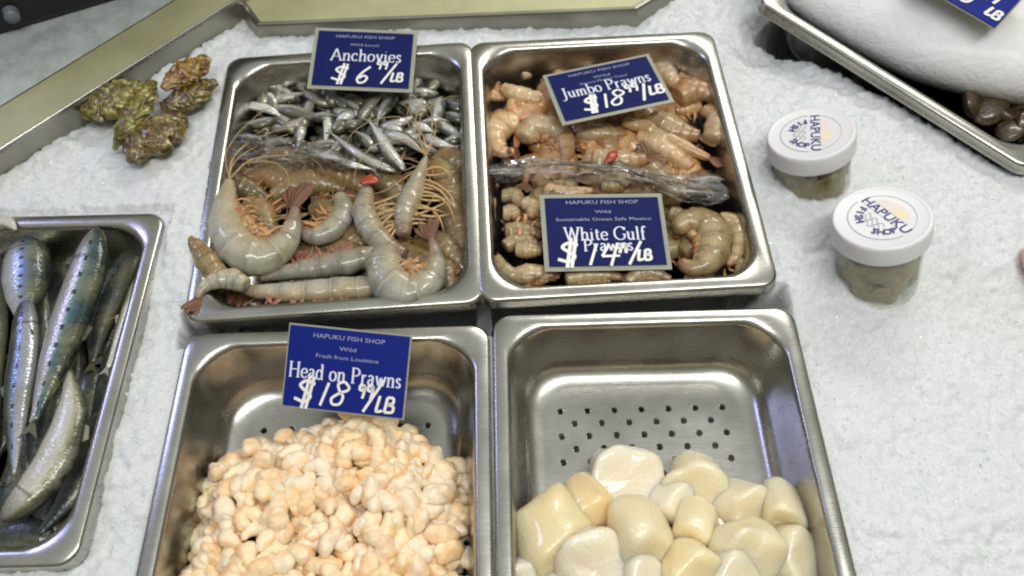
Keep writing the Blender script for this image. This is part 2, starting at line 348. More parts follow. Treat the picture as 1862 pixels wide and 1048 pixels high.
# ------------------------------------------------------------------ pans
PW, PD = .265, .325
def rrect(hw, hd, r, n=8):
    p = []
    for cx, cy, a0 in ((hw - r, hd - r, 0), (-hw + r, hd - r, 90), (-hw + r, -hd + r, 180), (hw - r, -hd + r, 270)):
        for i in range(n + 1):
            a = math.radians(a0 + 90 * i / n); p.append((cx + r * math.cos(a), cy + r * math.sin(a)))
    return p
def pan_mesh(depth=.065, holes=False):
    mb = MB(); hw, hd = PW / 2, PD / 2
    prof = [(.0425, -depth - .0012, .030), (.0335, -depth + .0004, .036), (.0265, -depth + .0052, .040), (.0205, -depth + .022, .040), (.0148, -.0070, .038), (.0125, -.0030, .034), (.0040, -.0022, .014), (.0022, -.0105, .015), (.0004, -.0122, .016), (-.0012, -.0120, .017), (-.0013, -.0108, .017), (0, -.0090, .016), (0, -.0030, .016), (.0008, -.0010, .0155), (.0028, 0, .015),
            (.0095, 0, .024), (.0120, -.0004, .031), (.0140, -.0022, .036), (.0152, -.0060, .038), (.0215, -depth + .022, .040),
            (.0235, -depth + .0125, .041), (.0275, -depth + .0060, .040), (.0310, -depth + .0033, .038), (.0345, -depth + .0016, .036), (.0380, -depth + .0006, .033), (.0410, -depth + .0002, .0305), (.0425, -depth, .030), (.0434, -depth, .0292)]
    v = []; N = 36
    for ins, z, r in prof: v += [(x, y, z) for x, y in rrect(hw - ins, hd - ins, r)]
    f = []
    K = len(prof)
    if holes:
        nx, ny, px, py = 7, 17, .0245, .0120
        X, Y = nx * px / 2, ny * py / 2
        v += [(x, y, -depth) for x, y in rrect(X, Y, .0004)]; K += 1
    for i in range(K - 1):
        for j in range(N):
            k = (j + 1) % N; f.append((i * N + j, (i + 1) * N + j, (i + 1) * N + k, i * N + k))
    if not holes: f.append(tuple(range((K - 1) * N, K * N)))
    mb.add(v, f)
    if holes:
        for r in range(ny):
            y0 = -Y + r * py; off = px / 2 if r % 2 else 0
            if off:
                for xa, xb in ((-X, -X + off), (X - off, X)): mb.add([(xa, y0, -depth), (xb, y0, -depth), (xb, y0 + py, -depth), (xa, y0 + py, -depth)], [(0, 1, 2, 3)])
            for cidx in range(nx - (1 if off else 0)):
                cx, cy = -X + off + (cidx + .5) * px, y0 + py / 2
                per = []
                for (xa, ya), (xb, yb) in (((1, -1), (1, 1)), ((1, 1), (-1, 1)), ((-1, 1), (-1, -1)), ((-1, -1), (1, -1))):
                    for q in range(4): per.append((xa + (xb - xa) * q / 4, ya + (yb - ya) * q / 4))
                vo = [(cx + a_ * px / 2, cy + b_ * py / 2, -depth) for a_, b_ in per]
                hr = .0025; vi = []; vd = []; ve = []
                for a_, b_ in per:
                    t = math.atan2(b_, a_); vi.append((cx + (hr + .0008) * math.cos(t), cy + (hr + .0008) * math.sin(t), -depth)); vd.append((cx + hr * math.cos(t), cy + hr * math.sin(t), -depth - .0007)); ve.append((cx + hr * math.cos(t), cy + hr * math.sin(t), -depth - .002))
                ff = []; fw = []
                for j in range(16):
                    k = (j + 1) % 16; ff += [(j, k, 16 + k, 16 + j)]; fw += [(j, k, 16 + k, 16 + j)]
                mb.add(vo + vi, ff); mb.add(vi + vd, fw); mb.add(vd + ve, fw)
    return mb
ME_PAN = pan_mesh().mesh('steel_pan', M_STEEL); ME_PANH = pan_mesh(holes=True).mesh('perforated_steel_pan', M_STEEL)
def place_pan(name, me, loc, rot, label):
    o = bpy.data.objects.new(name, me); C.objects.link(o); o.location = loc; o.rotation_mode = 'QUATERNION'
    o.rotation_quaternion = (Matrix.Rotation(rot[2], 3, 'Z') @ Matrix.Rotation(rot[0], 3, 'X') @ Matrix.Rotation(rot[1], 3, 'Y')).to_quaternion()
    return tag(o, label, 'food pan', 'steel food pans set in the ice')
R = math.radians
PANS = {}
PANS['BR'] = place_pan('steel_pan', ME_PAN, (.1203, .0218, .0156), (R(.84), R(-.71), R(2.19)), 'steel pan holding tan prawns under two tilted blue price cards')
PANS['BL'] = place_pan('steel_pan', ME_PAN, (-.1402, .0113, .0102), (R(1.33), R(-1.89), R(2.5)), 'steel pan shared by silver anchovies and grey head-on prawns')
PANS['FL'] = place_pan('steel_pan', ME_PANH, (-.1271, -.3242, -.0017), (R(-.16), R(-.36), R(.86)), 'steel pan heaped with small peeled pink shrimp')
PANS['FR'] = place_pan('steel_pan', ME_PANH, (.1391, -.3124, 0), (R(.3), R(-.54), R(.47)), 'half empty steel pan with perforated floor and cream scallops')
PANS['SA'] = place_pan('steel_pan', ME_PAN, (-.4350, -.2000, .0040), (0, 0, R(.6)), 'steel pan of blue backed sardines, cut off by the left edge')
a_, b_ = at(1388, -2, .040), at(1862, 304, .024)
mid = (a_ + b_) / 2; dr = (a_ - b_) / np.linalg.norm(a_ - b_); nr = np.array([dr[1], -dr[0], 0])
rz = math.atan2(dr[1], dr[0]) - PI / 2
tc_ = mid + nr * (PW / 2 - .003)
PANS['TR'] = place_pan('steel_pan', ME_PAN, tc_, (R(1.8), 0, rz), 'steel pan with a large white fish, at the upper right')
bpy.context.view_layer.update()
def pan_local(key, x, y):
    o = PANS[key]; M = np.array(o.matrix_world.inverted()); return M[0, 0] * x + M[0, 1] * y + M[0, 3], M[1, 0] * x + M[1, 1] * y + M[1, 3]

# ------------------------------------------------------------------ ice bed
rl0, rl1 = at(-60, 310, .03), at(425, 2, .03)
rd = (rl1 - rl0) / np.linalg.norm(rl1 - rl0); rn = np.array([-rd[1], rd[0], 0])       # rn points away from the ice
def ice_z(x, y, fine=True):
    z = -.008 + .012 * np.clip((y + .15) / .08, 0, 1) + .006 * (vnoise(x, y, .09, 1) - .5) + .004 * (vnoise(x, y, .035, 2) - .5)
    z = z + .006 * np.exp(-((x - .33) ** 2 + (y + .02) ** 2) / .02)
    z = z - .09 * np.clip((.272 - np.abs(x)) / .012, 0, 1) * np.clip((.019 - np.abs(y + .149 - .03 * x)) / .004, 0, 1)
    z = z - .028 * np.exp(-((x - .315) ** 2 + (y - .205) ** 2) / .0035)
    if fine:
        z = z + .0034 * (vnoise(x, y, .006, 3) - .5) + .0030 * (vnoise(x, y, .0038, 4) - .5) + .0035 * (vnoise(x, y, .016, 5) - .5)
    for key in PANS:
        lx, ly = pan_local(key, x, y); ins = (np.abs(lx) < PW / 2 - .009) & (np.abs(ly) < PD / 2 - .009)
        near = (np.abs(lx) < PW / 2 + .007) & (np.abs(ly) < PD / 2 + .007)
        if key != 'TR': z = np.where(near, np.minimum(z, PANS[key].location.z - .006), z)
        z = np.where(ins, -.115, z)
    return z
def build_ice():
    xs = np.arange(-.62, .72, .0024); ys = np.arange(-.46, .46, .0024)
    X, Y = np.meshgrid(xs, ys); jr = np.random.RandomState(2); X = X + jr.uniform(-.0008, .0008, X.shape); Y = Y + jr.uniform(-.0008, .0008, Y.shape); Z = ice_z(X, Y); Z = np.where(Z > -.05, Z + jr.uniform(-.0005, .0005, Z.shape), Z)
    keep = ((X - rl0[0]) * rn[0] + (Y - rl0[1]) * rn[1]) < .001
    ny, nx = X.shape; idx = np.arange(nx * ny).reshape(ny, nx)
    q = np.stack([idx[:-1, :-1], idx[:-1, 1:], idx[1:, 1:], idx[1:, :-1]], -1).reshape(-1, 4)
    kq = keep.ravel()[q].all(1); q = q[kq]
    used = np.zeros(nx * ny, bool); used[q.ravel()] = True; rem = np.cumsum(used) - 1
    V = np.stack([X, Y, Z], -1).reshape(-1, 3)[used]; q = rem[q]
    me = bpy.data.meshes.new('ice_bed'); me.vertices.add(len(V)); me.vertices.foreach_set('co', V.ravel())
    me.loops.add(q.size); me.loops.foreach_set('vertex_index', q.ravel()); me.polygons.add(len(q))
    me.polygons.foreach_set('loop_start', np.arange(0, q.size, 4)); me.polygons.foreach_set('loop_total', np.full(len(q), 4)); me.update(); me.validate()
    me.materials.append(M_ICE)
    o = bpy.data.objects.new('ice_bed', me); C.objects.link(o); o['kind'] = 'structure'; tag(o, 'bed of white crushed ice under the pans and jars', 'ice')
build_ice()
def build_chips():
    rs = np.random.RandomState(11); mb_v = []; mb_f = []; k = 0
    base = np.array([(1, 0, 0), (-1, 0, 0), (0, 1, 0), (0, -1, 0), (0, 0, 1), (0, 0, -1)], float)
    fa = [(0, 2, 4), (2, 1, 4), (1, 3, 4), (3, 0, 4), (2, 0, 5), (1, 2, 5), (3, 1, 5), (0, 3, 5)]
    x = rs.uniform(-.6, .7, 24000); y = rs.uniform(-.42, .36, 24000); z = ice_z(x, y)
    d = (x - rl0[0]) * rn[0] + (y - rl0[1]) * rn[1]
    for i in range(len(x)):
        if z[i] < -.03 or d[i] > -.004: continue
        s = rs.uniform(.0006, .0015) * (1 if rs.rand() < .95 else 1.5)
        A = rs.randn(3, 3); Q, _ = np.linalg.qr(A)
        p = (base * rs.uniform(.5, 1.2, (6, 1)) * s) @ Q * (1, 1, .6) + (x[i], y[i], z[i] + s * .35)
        mb_v += p.tolist(); mb_f += [(a + k, b + k, c + k) for a, b, c in fa]; k += 6
    me = bpy.data.meshes.new('ice_chips'); me.from_pydata(mb_v, [], mb_f); me.update(); me.materials.append(M_CHIP)
    o = bpy.data.objects.new('ice_chips', me); C.objects.link(o); tag(o, 'loose chips of crushed ice scattered over the ice bed', 'ice', None, 'stuff')
build_chips()

# ------------------------------------------------------------------ display case around the ice
case = tag(empty('display_case', tuple(rl0)), 'steel rim of the display case along the upper left of the ice', 'display case')
def strip(name, offs, mat, L0=-.1, L1=.75, parent=None):
    """sheet along the left rail: offs = [(distance outwards, z)]"""
    mb = MB(); v = []
    for d_, z in offs:
        for t in (L0, L1):
            p = rl0 + rd * t + rn * d_; v.append((p[0], p[1], z))
    f = [(2 * i, 2 * i + 1, 2 * i + 3, 2 * i + 2) for i in range(len(offs) - 1)]
    mb.add(v, f); o = mb.build(name, mat, None, False)
    if parent:
        o.parent = parent; o.matrix_parent_inverse = Matrix.Translation(-Vector(parent.location))
    return o
strip('inner_wall', [(-.002, -.06), (-.0005, .026)], M_STEEL_OLD, parent=case)
strip('rim_edge', [(-.0005, .026), (.0004, .0296), (.0012, .0302), (.0020, .0300), (.0026, .0285)], M_STEEL, parent=case)
strip('ledge', [(.0026, .0285), (.054, .027), (.055, .020)], M_OLIVE_CAST, parent=case)
cnt = strip('counter', [(.058, .0255), (.9, .0255)], M_COUNTER); cnt['kind'] = 'structure'; tag(cnt, 'mottled grey counter beyond the display case rim', 'counter')
# black box with a knob beyond the rim
p0, p1 = at(-30, 74, .0265), at(225, -2, .0265); dx = p1 - p0; ang = math.atan2(dx[1], dx[0]); ln = np.linalg.norm(dx)
bb = tag(empty('black_case', tuple(p0), (0, 0, ang)), 'black box with a grey knob on the counter, in the upper left corner', 'box')
mb = MB(); box(mb, -.1, ln + .15, 0, .25, .0, .14); o = mb.build('body', M_BLACK, bb, False); bv = o.modifiers.new('bevel', 'BEVEL'); bv.width = .006; bv.segments = 3
kx = at(25, 46, .05); kl = (kx[0] - p0[0]) * math.cos(ang) + (kx[1] - p0[1]) * math.sin(ang)
mb = MB(); tube(mb, [(kl, .004, .022), (kl, -.004, .022), (kl, -.010, .022)], .0085, .0075, 8, 20); mb.build('knob', M_KNOB, bb)
# raised steel ledge behind the pans
lg = tag(empty('steel_ledge', (0, .2, 0)), 'raised steel ledge with sloped ends behind the ice at the top', 'ledge')
top = [at(405, -40, .021), at(468, 44, .021), at(1157, 15, .021), at(1225, -26, .021)]
top = [top[0] + (0, .25, 0)] + top + [top[3] + (.02, .25, 0)]
mb = MB(); v = []
cen = np.array([top[2][0] * .5 + top[3][0] * .5, .4, 0])
for z, ins in ((-.05, -.010), (.0185, -.0012), (.0205, -.0002), (.0212, .0012), (.0210, .0030)):
    for p in top:
        q = p + (cen - p) / np.linalg.norm((cen - p)[:2]) * ins * (1.6 if abs(p[0] - cen[0]) > .1 else 1); v.append((q[0], q[1] - .2, z))
n_ = len(top)
mb.add(v, [(i * n_ + j, i * n_ + j + 1, (i + 1) * n_ + j + 1, (i + 1) * n_ + j) for i in range(4) for j in range(n_ - 1)])
mb.build('front_wall', M_STEEL_OLD, lg, False)
mb = MB(); mb.add([(x[0], x[1], x[2] - .0002) for x in v[4 * n_:]], [tuple(range(n_))]); mb.build('ledge_top', M_OLIVE_CAST, lg, False)

# ------------------------------------------------------------------ prawns
def px_path(pts, z, dz=None):
    out = []
    for i, p in enumerate(pts):
        zz = z + (dz[i] if dz else 0) + (p[2] if len(p) > 2 else 0); out.append(at(p[0], p[1], zz))
    return np.array(out)
def make_prawn(pts, hw, mat, label=None, group='', name='prawn', side=1, head=False, tail=True, legs=0, legmat=None, leglen=.012, feelers=0, flat_=.82, rnd=0, N=60, M=18, root_at=None, feel_dir=None, fat=1.0):
    """pts: centre line in metres from front to tail; hw: half heights along it"""
    rs = random.Random(rnd)
    P = catmull(pts, N); s = np.linspace(0, 1, N); a = np.interp(s, np.linspace(0, 1, len(hw)), hw)
    a = np.convolve(np.r_[a[0], a[0], a, a[-1], a[-1]], np.ones(5) / 5, 'valid')
    ab0 = .40 if head else .0; q = np.clip((s - ab0) / (1 - ab0), 0, 1) * 6.0; fr = q % 1.0
    sg = np.where(s >= ab0, fr, .5); bumpy = np.where(s >= ab0, (1 + .08 * (fr ** 1.4 - .42)) * (1.12 - (.28 if head else .52) * np.clip((s - .30) / .70, 0, 1)), 1.06 + .02 * np.sin(s * 30))
    a = a * bumpy; a[0] *= .35 if not head else .15; a[1] *= .8 if not head else .5
    a[-1] *= .6; a = a * fat
    root = empty(name, tuple(P[N // 2])); o0 = np.array(P[N // 2]); P = P - o0
    tag(root, label, 'prawn', group)
    mb = MB(); loft(mb, P, a, a * flat_, M, side, sg, .90, rnd=rs.random())
    vv = np.array(mb.v); ctr = np.repeat(P, M, 0); nb = len(ctr); ph1, ph2 = rs.uniform(0, 9), rs.uniform(0, 9)
    kk = 1 + .16 * (vnoise(vv[:nb, 0] + vv[:nb, 2] + ph1, vv[:nb, 1] - vv[:nb, 2] + ph2, .011, 3) - .5) + .10 * (vnoise(vv[:nb, 0] - ph1, vv[:nb, 1] + vv[:nb, 2] + ph2, .005, 5) - .5)
    vv[:nb] = ctr + (vv[:nb] - ctr) * kk[:, None]; mb.v = [tuple(x) for x in vv]
    mb.build('shell', mat, root)
    T, D, L = frames(P, side)
    if legs >= 5 and legmat in (None, M_LEG, M_RED):
        i0, i1 = int(N * (.16 if head else .10)), int(N * .86); Pb = P[i0:i1] - D[i0:i1] * (a[i0:i1] * .78)[:, None] + L[i0:i1] * (a[i0:i1] * .12)[:, None]
        ab = a[i0:i1] * .52 * np.clip(np.minimum(np.arange(i1 - i0), np.arange(i1 - i0)[::-1]) / 6, .15, 1) * (1 + .18 * np.sin(np.arange(i1 - i0) * 1.1))
        mb = MB(); loft(mb, Pb, ab, ab * .8, 12, side); mb.build('belly', M_BELLY, root)
    if tail:
        e = P[-1]; t = T[-1]; l = L[-1]; d = D[-1]; ln = max(.016, a[int(N * .7)] * 1.9); m2 = MB()
        for k, an in enumerate((-.62, -.3, 0, .3, .62)):
            dirv = t * math.cos(an) + (l * .35 + d * .95) * math.sin(an); dirv /= np.linalg.norm(dirv)
            le = ln * (1 if k != 2 else .8); q_ = np.array([e - t * .002, e + dirv * le * .4, e + dirv * le * .8, e + dirv * le])
            wv = np.cross(dirv, np.cross(t, d)); Pq = catmull(q_, 8); wd = np.interp(np.linspace(0, 1, 8), [0, .45, .85, 1], [.0022, .0042, .0034, .0008]) * ln / .02
            mq = MB(); loft(mq, Pq, wd, np.full(8, .0006), 8, 1, up=tuple(np.cross(dirv, wv) + 1e-6)); m2.add(mq.v, mq.f, mq.c)
        m2.build('tail_fan', M_TAIL, root)
    for k in range(legs):
        sp = .22 + .55 * (k + .5) / legs if not head else .18 + .62 * (k + .5) / legs
        i = int(sp * (N - 1)); b = P[i] - D[i] * a[i] * .7; le = leglen * rs.uniform(.7, 1.2)
        dirv = -D[i] + T[i] * rs.uniform(-.5, .5) * (2.4 if legmat is M_LEGP else 1) + L[i] * rs.uniform(-.05, .35)
        m3 = MB(); swy = T[i] * le * rs.uniform(-.7, .7); up_ = L[i] * rs.uniform(.0, .006)
        pl = catmull([b - dirv * le * .15, b + dirv * le * .3 + up_ + swy * .1, b + dirv * le * .7 + up_ * .8 + swy * .5, b + dirv * le * .95 - L[i] * .003 + swy * 1.1], 10)
        wl = np.array([.8, 1, 1.1, 1.15, 1.1, 1, .85, .65, .4, .15]) * (rs.uniform(.0012, .0022) if leglen < .022 else rs.uniform(.0010, .0014))
        loft(m3, pl, wl, wl * (.45 if leglen < .022 else .9), 8)
        m3.build('leg', legmat or M_LEG, root)
    for k in range(feelers):
        b = P[1]; fd = np.array(feel_dir if feel_dir is not None else -T[0]); le = rs.uniform(.06, .13); hd_ = math.atan2(fd[1], fd[0]) + rs.uniform(-.7, .7); cv = rs.uniform(-2.2, 2.2); q = b.copy(); pl = [q.copy()]
        for st in range(9):
            hd_ += cv * .16 + rs.uniform(-.18, .18); q = q + np.array([math.cos(hd_), math.sin(hd_), (.35 if st < 2 else -.12) + rs.uniform(-.1, .1)]) * le / 9; pl.append(q.copy())
        m3 = MB(); tube(m3, pl, .00065, .0003, 26, 5)
        m3.build('feeler', M_LEGY, root)
    if head:
        for sg_ in (1, ):
            m3 = MB(); c0 = P[4] + L[4] * a[4] * .75 + D[4] * a[4] * .2; tube(m3, [c0, c0 + L[4] * .0014, c0 + L[4] * .003], .0023, .0015, 6, 8); m3.build('eye', M_EYE, root)
    return root
FAT = [1.28]
def traced(pts, hwpx, z, mat, label, side=1, conv=None, bend=0, **kw):
    """points in photo pixels put down on the level z"""
    if conv: pts = [conv(*p) if len(p) == 2 else (*conv(p[0], p[1]), p[2]) for p in pts]; hwpx = [h / conv.s for h in hwpx]
    P = px_path(pts, z); mm = np.mean([mpp(p[0], p[1], z) for p in pts])
    if bend:
        ch = P[-1] - P[0]; pr = np.array([-ch[1], ch[0], 0]) * bend * side
        P = P + np.sin(np.linspace(0, PI, len(P)))[:, None] * pr
    return make_prawn(P, [h * mm for h in hwpx], mat, label, side=side, fat=FAT[0], **kw)
class CR:
    def __init__(s, sc, x, y): s.s, s.x, s.y = sc, x, y
    def __call__(s, u, v): return (u / s.s + s.x, v / s.s + s.y)

G_HEAD = 'grey head-on prawns in the anchovy pan'
# buried layer first
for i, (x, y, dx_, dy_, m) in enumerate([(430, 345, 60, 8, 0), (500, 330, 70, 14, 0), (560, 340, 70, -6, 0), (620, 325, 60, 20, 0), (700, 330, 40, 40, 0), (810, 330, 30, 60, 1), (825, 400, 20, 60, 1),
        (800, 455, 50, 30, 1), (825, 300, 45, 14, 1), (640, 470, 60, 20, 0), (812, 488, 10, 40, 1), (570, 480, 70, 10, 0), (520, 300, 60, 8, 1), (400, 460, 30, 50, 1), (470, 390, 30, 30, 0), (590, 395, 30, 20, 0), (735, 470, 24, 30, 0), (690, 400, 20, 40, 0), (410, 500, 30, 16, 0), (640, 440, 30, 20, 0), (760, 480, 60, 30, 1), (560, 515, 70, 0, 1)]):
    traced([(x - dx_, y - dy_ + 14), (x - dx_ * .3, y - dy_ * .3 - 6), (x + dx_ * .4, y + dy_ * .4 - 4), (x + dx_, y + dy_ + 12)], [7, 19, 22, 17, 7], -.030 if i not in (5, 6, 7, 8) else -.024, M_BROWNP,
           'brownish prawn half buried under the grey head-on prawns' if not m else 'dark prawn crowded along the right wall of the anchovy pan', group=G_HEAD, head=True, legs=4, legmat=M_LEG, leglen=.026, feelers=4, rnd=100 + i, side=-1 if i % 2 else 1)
FAT[0] = 1.06
traced([(418, 322), (411, 372), (416, 418), (440, 455), (476, 467), (512, 448), (531, 412), (537, 375)], [7, 19, 27, 35, 37, 34, 27, 18, 9], -.004, M_GREY, 'large grey prawn curled in a U with orange legs, leftmost in its pan', group=G_HEAD, side=1, head=True, legs=22, leglen=.0215, feelers=6, rnd=1, feel_dir=(.1, .9, .1))
traced([(617, 352), (624, 385), (606, 415), (572, 430), (548, 420)], [9, 17, 22, 23, 20], -.014, M_GREY, 'smaller grey prawn curled behind the large U shaped prawn', group=G_HEAD, side=-1, legs=12, leglen=.020, rnd=2)
traced([(668, 340), (664, 385), (682, 425), (715, 452), (740, 462)], [10, 20, 24, 26, 22], -.008, M_GREY, 'grey prawn bent beside the straw coloured legs, head hidden', group=G_HEAD, side=1, legs=12, legmat=M_LEGY, leglen=.034, rnd=3, tail=False)
traced([(776, 282), (762, 322), (748, 362), (736, 396), (735, 430)], [3, 13, 20, 22, 14], -.002, M_GREY, 'grey prawn head pointing up with its spike against the anchovies', group=G_HEAD, side=1, head=True, legs=12, legmat=M_LEGY, leglen=.038, feelers=7, rnd=4, tail=False, feel_dir=(.1, .9, .2))
traced([(704, 450), (703, 488), (716, 518), (746, 530), (776, 515), (792, 485), (790, 455), (783, 432)], [20, 31, 35, 36, 33, 26, 18, 9], .002, M_GREY, 'pale grey prawn curled in a tight ring over the front rim', group=G_HEAD, side=1, legs=14, leglen=.016, rnd=5)
traced([(690, 462), (640, 474), (585, 484), (525, 494), (470, 508)], [16, 22, 22, 19, 10], -.012, M_GREY, 'long grey prawn lying flat with pink legs, upper of the front pair', group=G_HEAD, side=-1, legs=28, legmat=M_LEGP, leglen=.013, rnd=6, tail=False)
traced([(698, 520), (640, 526), (580, 530), (520, 532), (460, 530), (420, 520)], [16, 21, 22, 22, 18, 12], -.010, M_GREY, 'long grey prawn lying along the front rim, lower of the front pair', group=G_HEAD, side=1, legs=12, legmat=M_LEGP, leglen=.012, rnd=7)
traced([(450, 520), (420, 506), (388, 512), (366, 528), (358, 545)], [14, 18, 19, 15, 9], .004, M_GREY, 'prawn tail with brown fan hanging over the front left corner rim', group=G_HEAD, side=-1, rnd=8)
traced([(400, 505), (380, 478), (354, 444), (330, 414)], [18, 20, 16, 9], .000, M_BROWNP, 'brown prawn tail sticking out over the left rim of the anchovy pan', group=G_HEAD, side=-1, legs=4, leglen=.016, rnd=9)
FAT[0] = 1.36
m_ = MB(); P = px_path([(655, 335), (672, 327), (690, 330)], .0); loft(m_, catmull(P, 10) - P[1], np.array([1, 5, 4, 7, 6, 8, 5, 6, 3, 1]) * .0009, np.array([1, 4, 3, 5, 4, 5, 4, 4, 2, 1]) * .0006, 10)
o = m_.build('red_prawn_piece', M_RED); o.location = P[1]; tag(o, 'bright red bit of prawn among the straw coloured legs', 'prawn', G_HEAD)

# --- tan jumbo prawns, upper half of the right pan
G_J = 'tan jumbo prawns behind the plastic film'
c4 = CR(3.103, 840, 50)
def dark_layer(key, n, ylo, yhi, z, mat, label, grp, seed, hw=.010):
    rs = random.Random(seed); protos = []
    for k in range(n):
        lx = rs.uniform(-.078, .078); ly = rs.uniform(ylo, yhi); an = rs.uniform(0, 2 * PI)
        if len(protos) < 3:
            cv = (.6, 1.0, 1.5)[len(protos)]; rr = .03 / cv
            pts = [(rr * math.cos(t), rr * math.sin(t), 0) for t in np.linspace(0, 2.4 * cv, 7)]
            pr = make_prawn(pts, [hw * .7, hw, hw * 1.05, hw, hw * .8, hw * .6, hw * .35], mat, label, grp, rnd=seed + k, side=1, legs=4, legmat=M_LEG)
            protos.append(pr); r_ = pr
        else:
            src = protos[k % 3]; r_ = src.copy(); C.objects.link(r_)
            for ch in src.children: c_ = ch.copy(); C.objects.link(c_); c_.parent = r_
        r_.location = PANS[key].matrix_world @ Vector((lx, ly, z + rs.uniform(-.004, .004))); r_.rotation_euler = (rs.uniform(-.4, .4), rs.uniform(-.4, .4), an)
dark_layer('BR', 30, .01, .105, -.038, M_ORANGEP, 'tan prawn lying underneath the upper prawns of its pan', G_J, 300, .0135)
J = [
 ([(225, 335), (330, 352), (470, 372), (560, 380)], [22, 42, 44, 30], -.014, M_TAN, 'tan prawn stretched out at the left edge of the upper tilted card', 1, 0, True),
 ([(330, 275), (430, 245), (540, 215), (620, 215)], [26, 38, 38, 26], -.018, M_TAN, 'pale prawn against the back wall, left of the upper tilted card', -1, 0, True),
 ([(330, 545), (225, 548), (185, 625), (225, 700), (300, 705)], [42, 58, 56, 48, 28], -.016, M_TAN, 'pale curled prawn with orange belly by the left wall', -1, 5, False),
 ([(350, 640), (395, 570), (480, 560), (560, 610), (590, 700), (570, 770)], [38, 52, 56, 55, 46, 26], -.008, M_TAN, 'pale curled prawn showing a row of orange legs', -1, 9, False),
 ([(640, 560), (740, 545), (860, 552), (930, 560)], [22, 28, 26, 18], -.014, M_TAN, 'thin tan prawn just under the lower edge of the upper card', 1, 0, False),
 ([(640, 590), (720, 615), (820, 625), (930, 600)], [26, 42, 44, 28], -.010, M_TAN, 'straight tan prawn below the upper card with curved belly', -1, 0, False),
 ([(900, 530), (1040, 565), (1160, 625), (1290, 690), (1400, 740)], [22, 34, 40, 38, 26], -.006, M_TAN, 'long slim tan prawn lying diagonally, right of the pan centre', 1, 0, False),
 ([(980, 615), (1060, 670), (1150, 735), (1300, 800)], [28, 46, 54, 44], -.010, M_TAN, 'thick tan prawn lying diagonally below the slim diagonal prawn', -1, 0, False),
 ([(1070, 500), (1170, 530), (1260, 565), (1340, 615)], [40, 58, 62, 46], -.004, M_TAN, 'plump tan prawn above the diagonal pair', 1, 0, False),
 ([(1400, 640), (1425, 570), (1410, 500), (1350, 470)], [36, 58, 60, 44], .000, M_TAN, 'blunt tan prawn end turned up beside the right wall', 1, 0, False),
 ([(1210, 400), (1300, 385), (1390, 410), (1430, 430)], [46, 62, 56, 32], .000, M_ORANGEP, 'orange ringed prawn right of the upper card', -1, 0, False),
 ([(1090, 215), (1170, 245), (1230, 310), (1240, 360)], [32, 44, 44, 30], -.014, M_TAN, 'pale prawn behind the right top corner of the upper card', 1, 0, False),
 ([(1220, 275), (1300, 300), (1390, 345)], [22, 30, 22], -.014, M_ORANGEP, 'reddish brown prawn along the back right wall', 1, 0, True),
 ([(730, 740), (830, 735), (940, 735), (1040, 745)], [44, 60, 60, 46], -.006, M_TAN, 'white prawn with a red patch next to the plastic film', 1, 0, False),
 ([(280, 410), (320, 460), (360, 530)], [16, 26, 22], -.010, M_ORANGEP, 'narrow reddish prawn tail left of the upper card', 1, 0, True),
 ([(130, 340), (180, 370), (250, 400)], [20, 30, 26], -.020, M_ORANGEP, 'brown prawn tail in the left back corner', 1, 2, True),
 ([(540, 190), (560, 240), (600, 300)], [10, 26, 26], -.016, M_ORANGEP, 'small reddish prawn against the back wall', 1, 0, True),
 ([(1340, 440), (1280, 470), (1200, 470)], [30, 40, 30], -.012, M_ORANGEP, 'orange prawn wedged under the ringed orange prawn', 1, 2, False),
 ([(560, 430), (480, 450), (420, 430)], [30, 40, 26], -.016, M_TAN, 'tan prawn pushed under the left edge of the upper card', 1, 0, False)]
for i, (pts, hw, z, m, lab, sd, lg_, tl) in enumerate(J):
    traced(pts, hw, z, m, lab, sd, c4, group=G_J, legs=lg_, legmat=M_LEG, leglen=.012, rnd=20 + i, tail=tl or i in (4, 6, 7, 8, 10, 11, 13), bend=0 if len(pts) > 4 else (-.16, -.10, -.20, -.13)[i % 4])
mb = MB(); p = at(*c4(855, 735), .012); loft(mb, catmull([(-.009, -.006, 0), (-.002, 0, .001), (.004, .010, 0)], 12), np.array([1, 4, 3, 6, 5, 7, 6, 7, 4, 5, 2, 1]) * .0008, np.array([1, 3, 2, 4, 3, 4, 3, 4, 2, 3, 2, 1]) * .0006, 10)
o = mb.build('prawn_roe', M_RED); o.location = p; tag(o, 'red lump of roe on the white prawn by the film', 'roe')

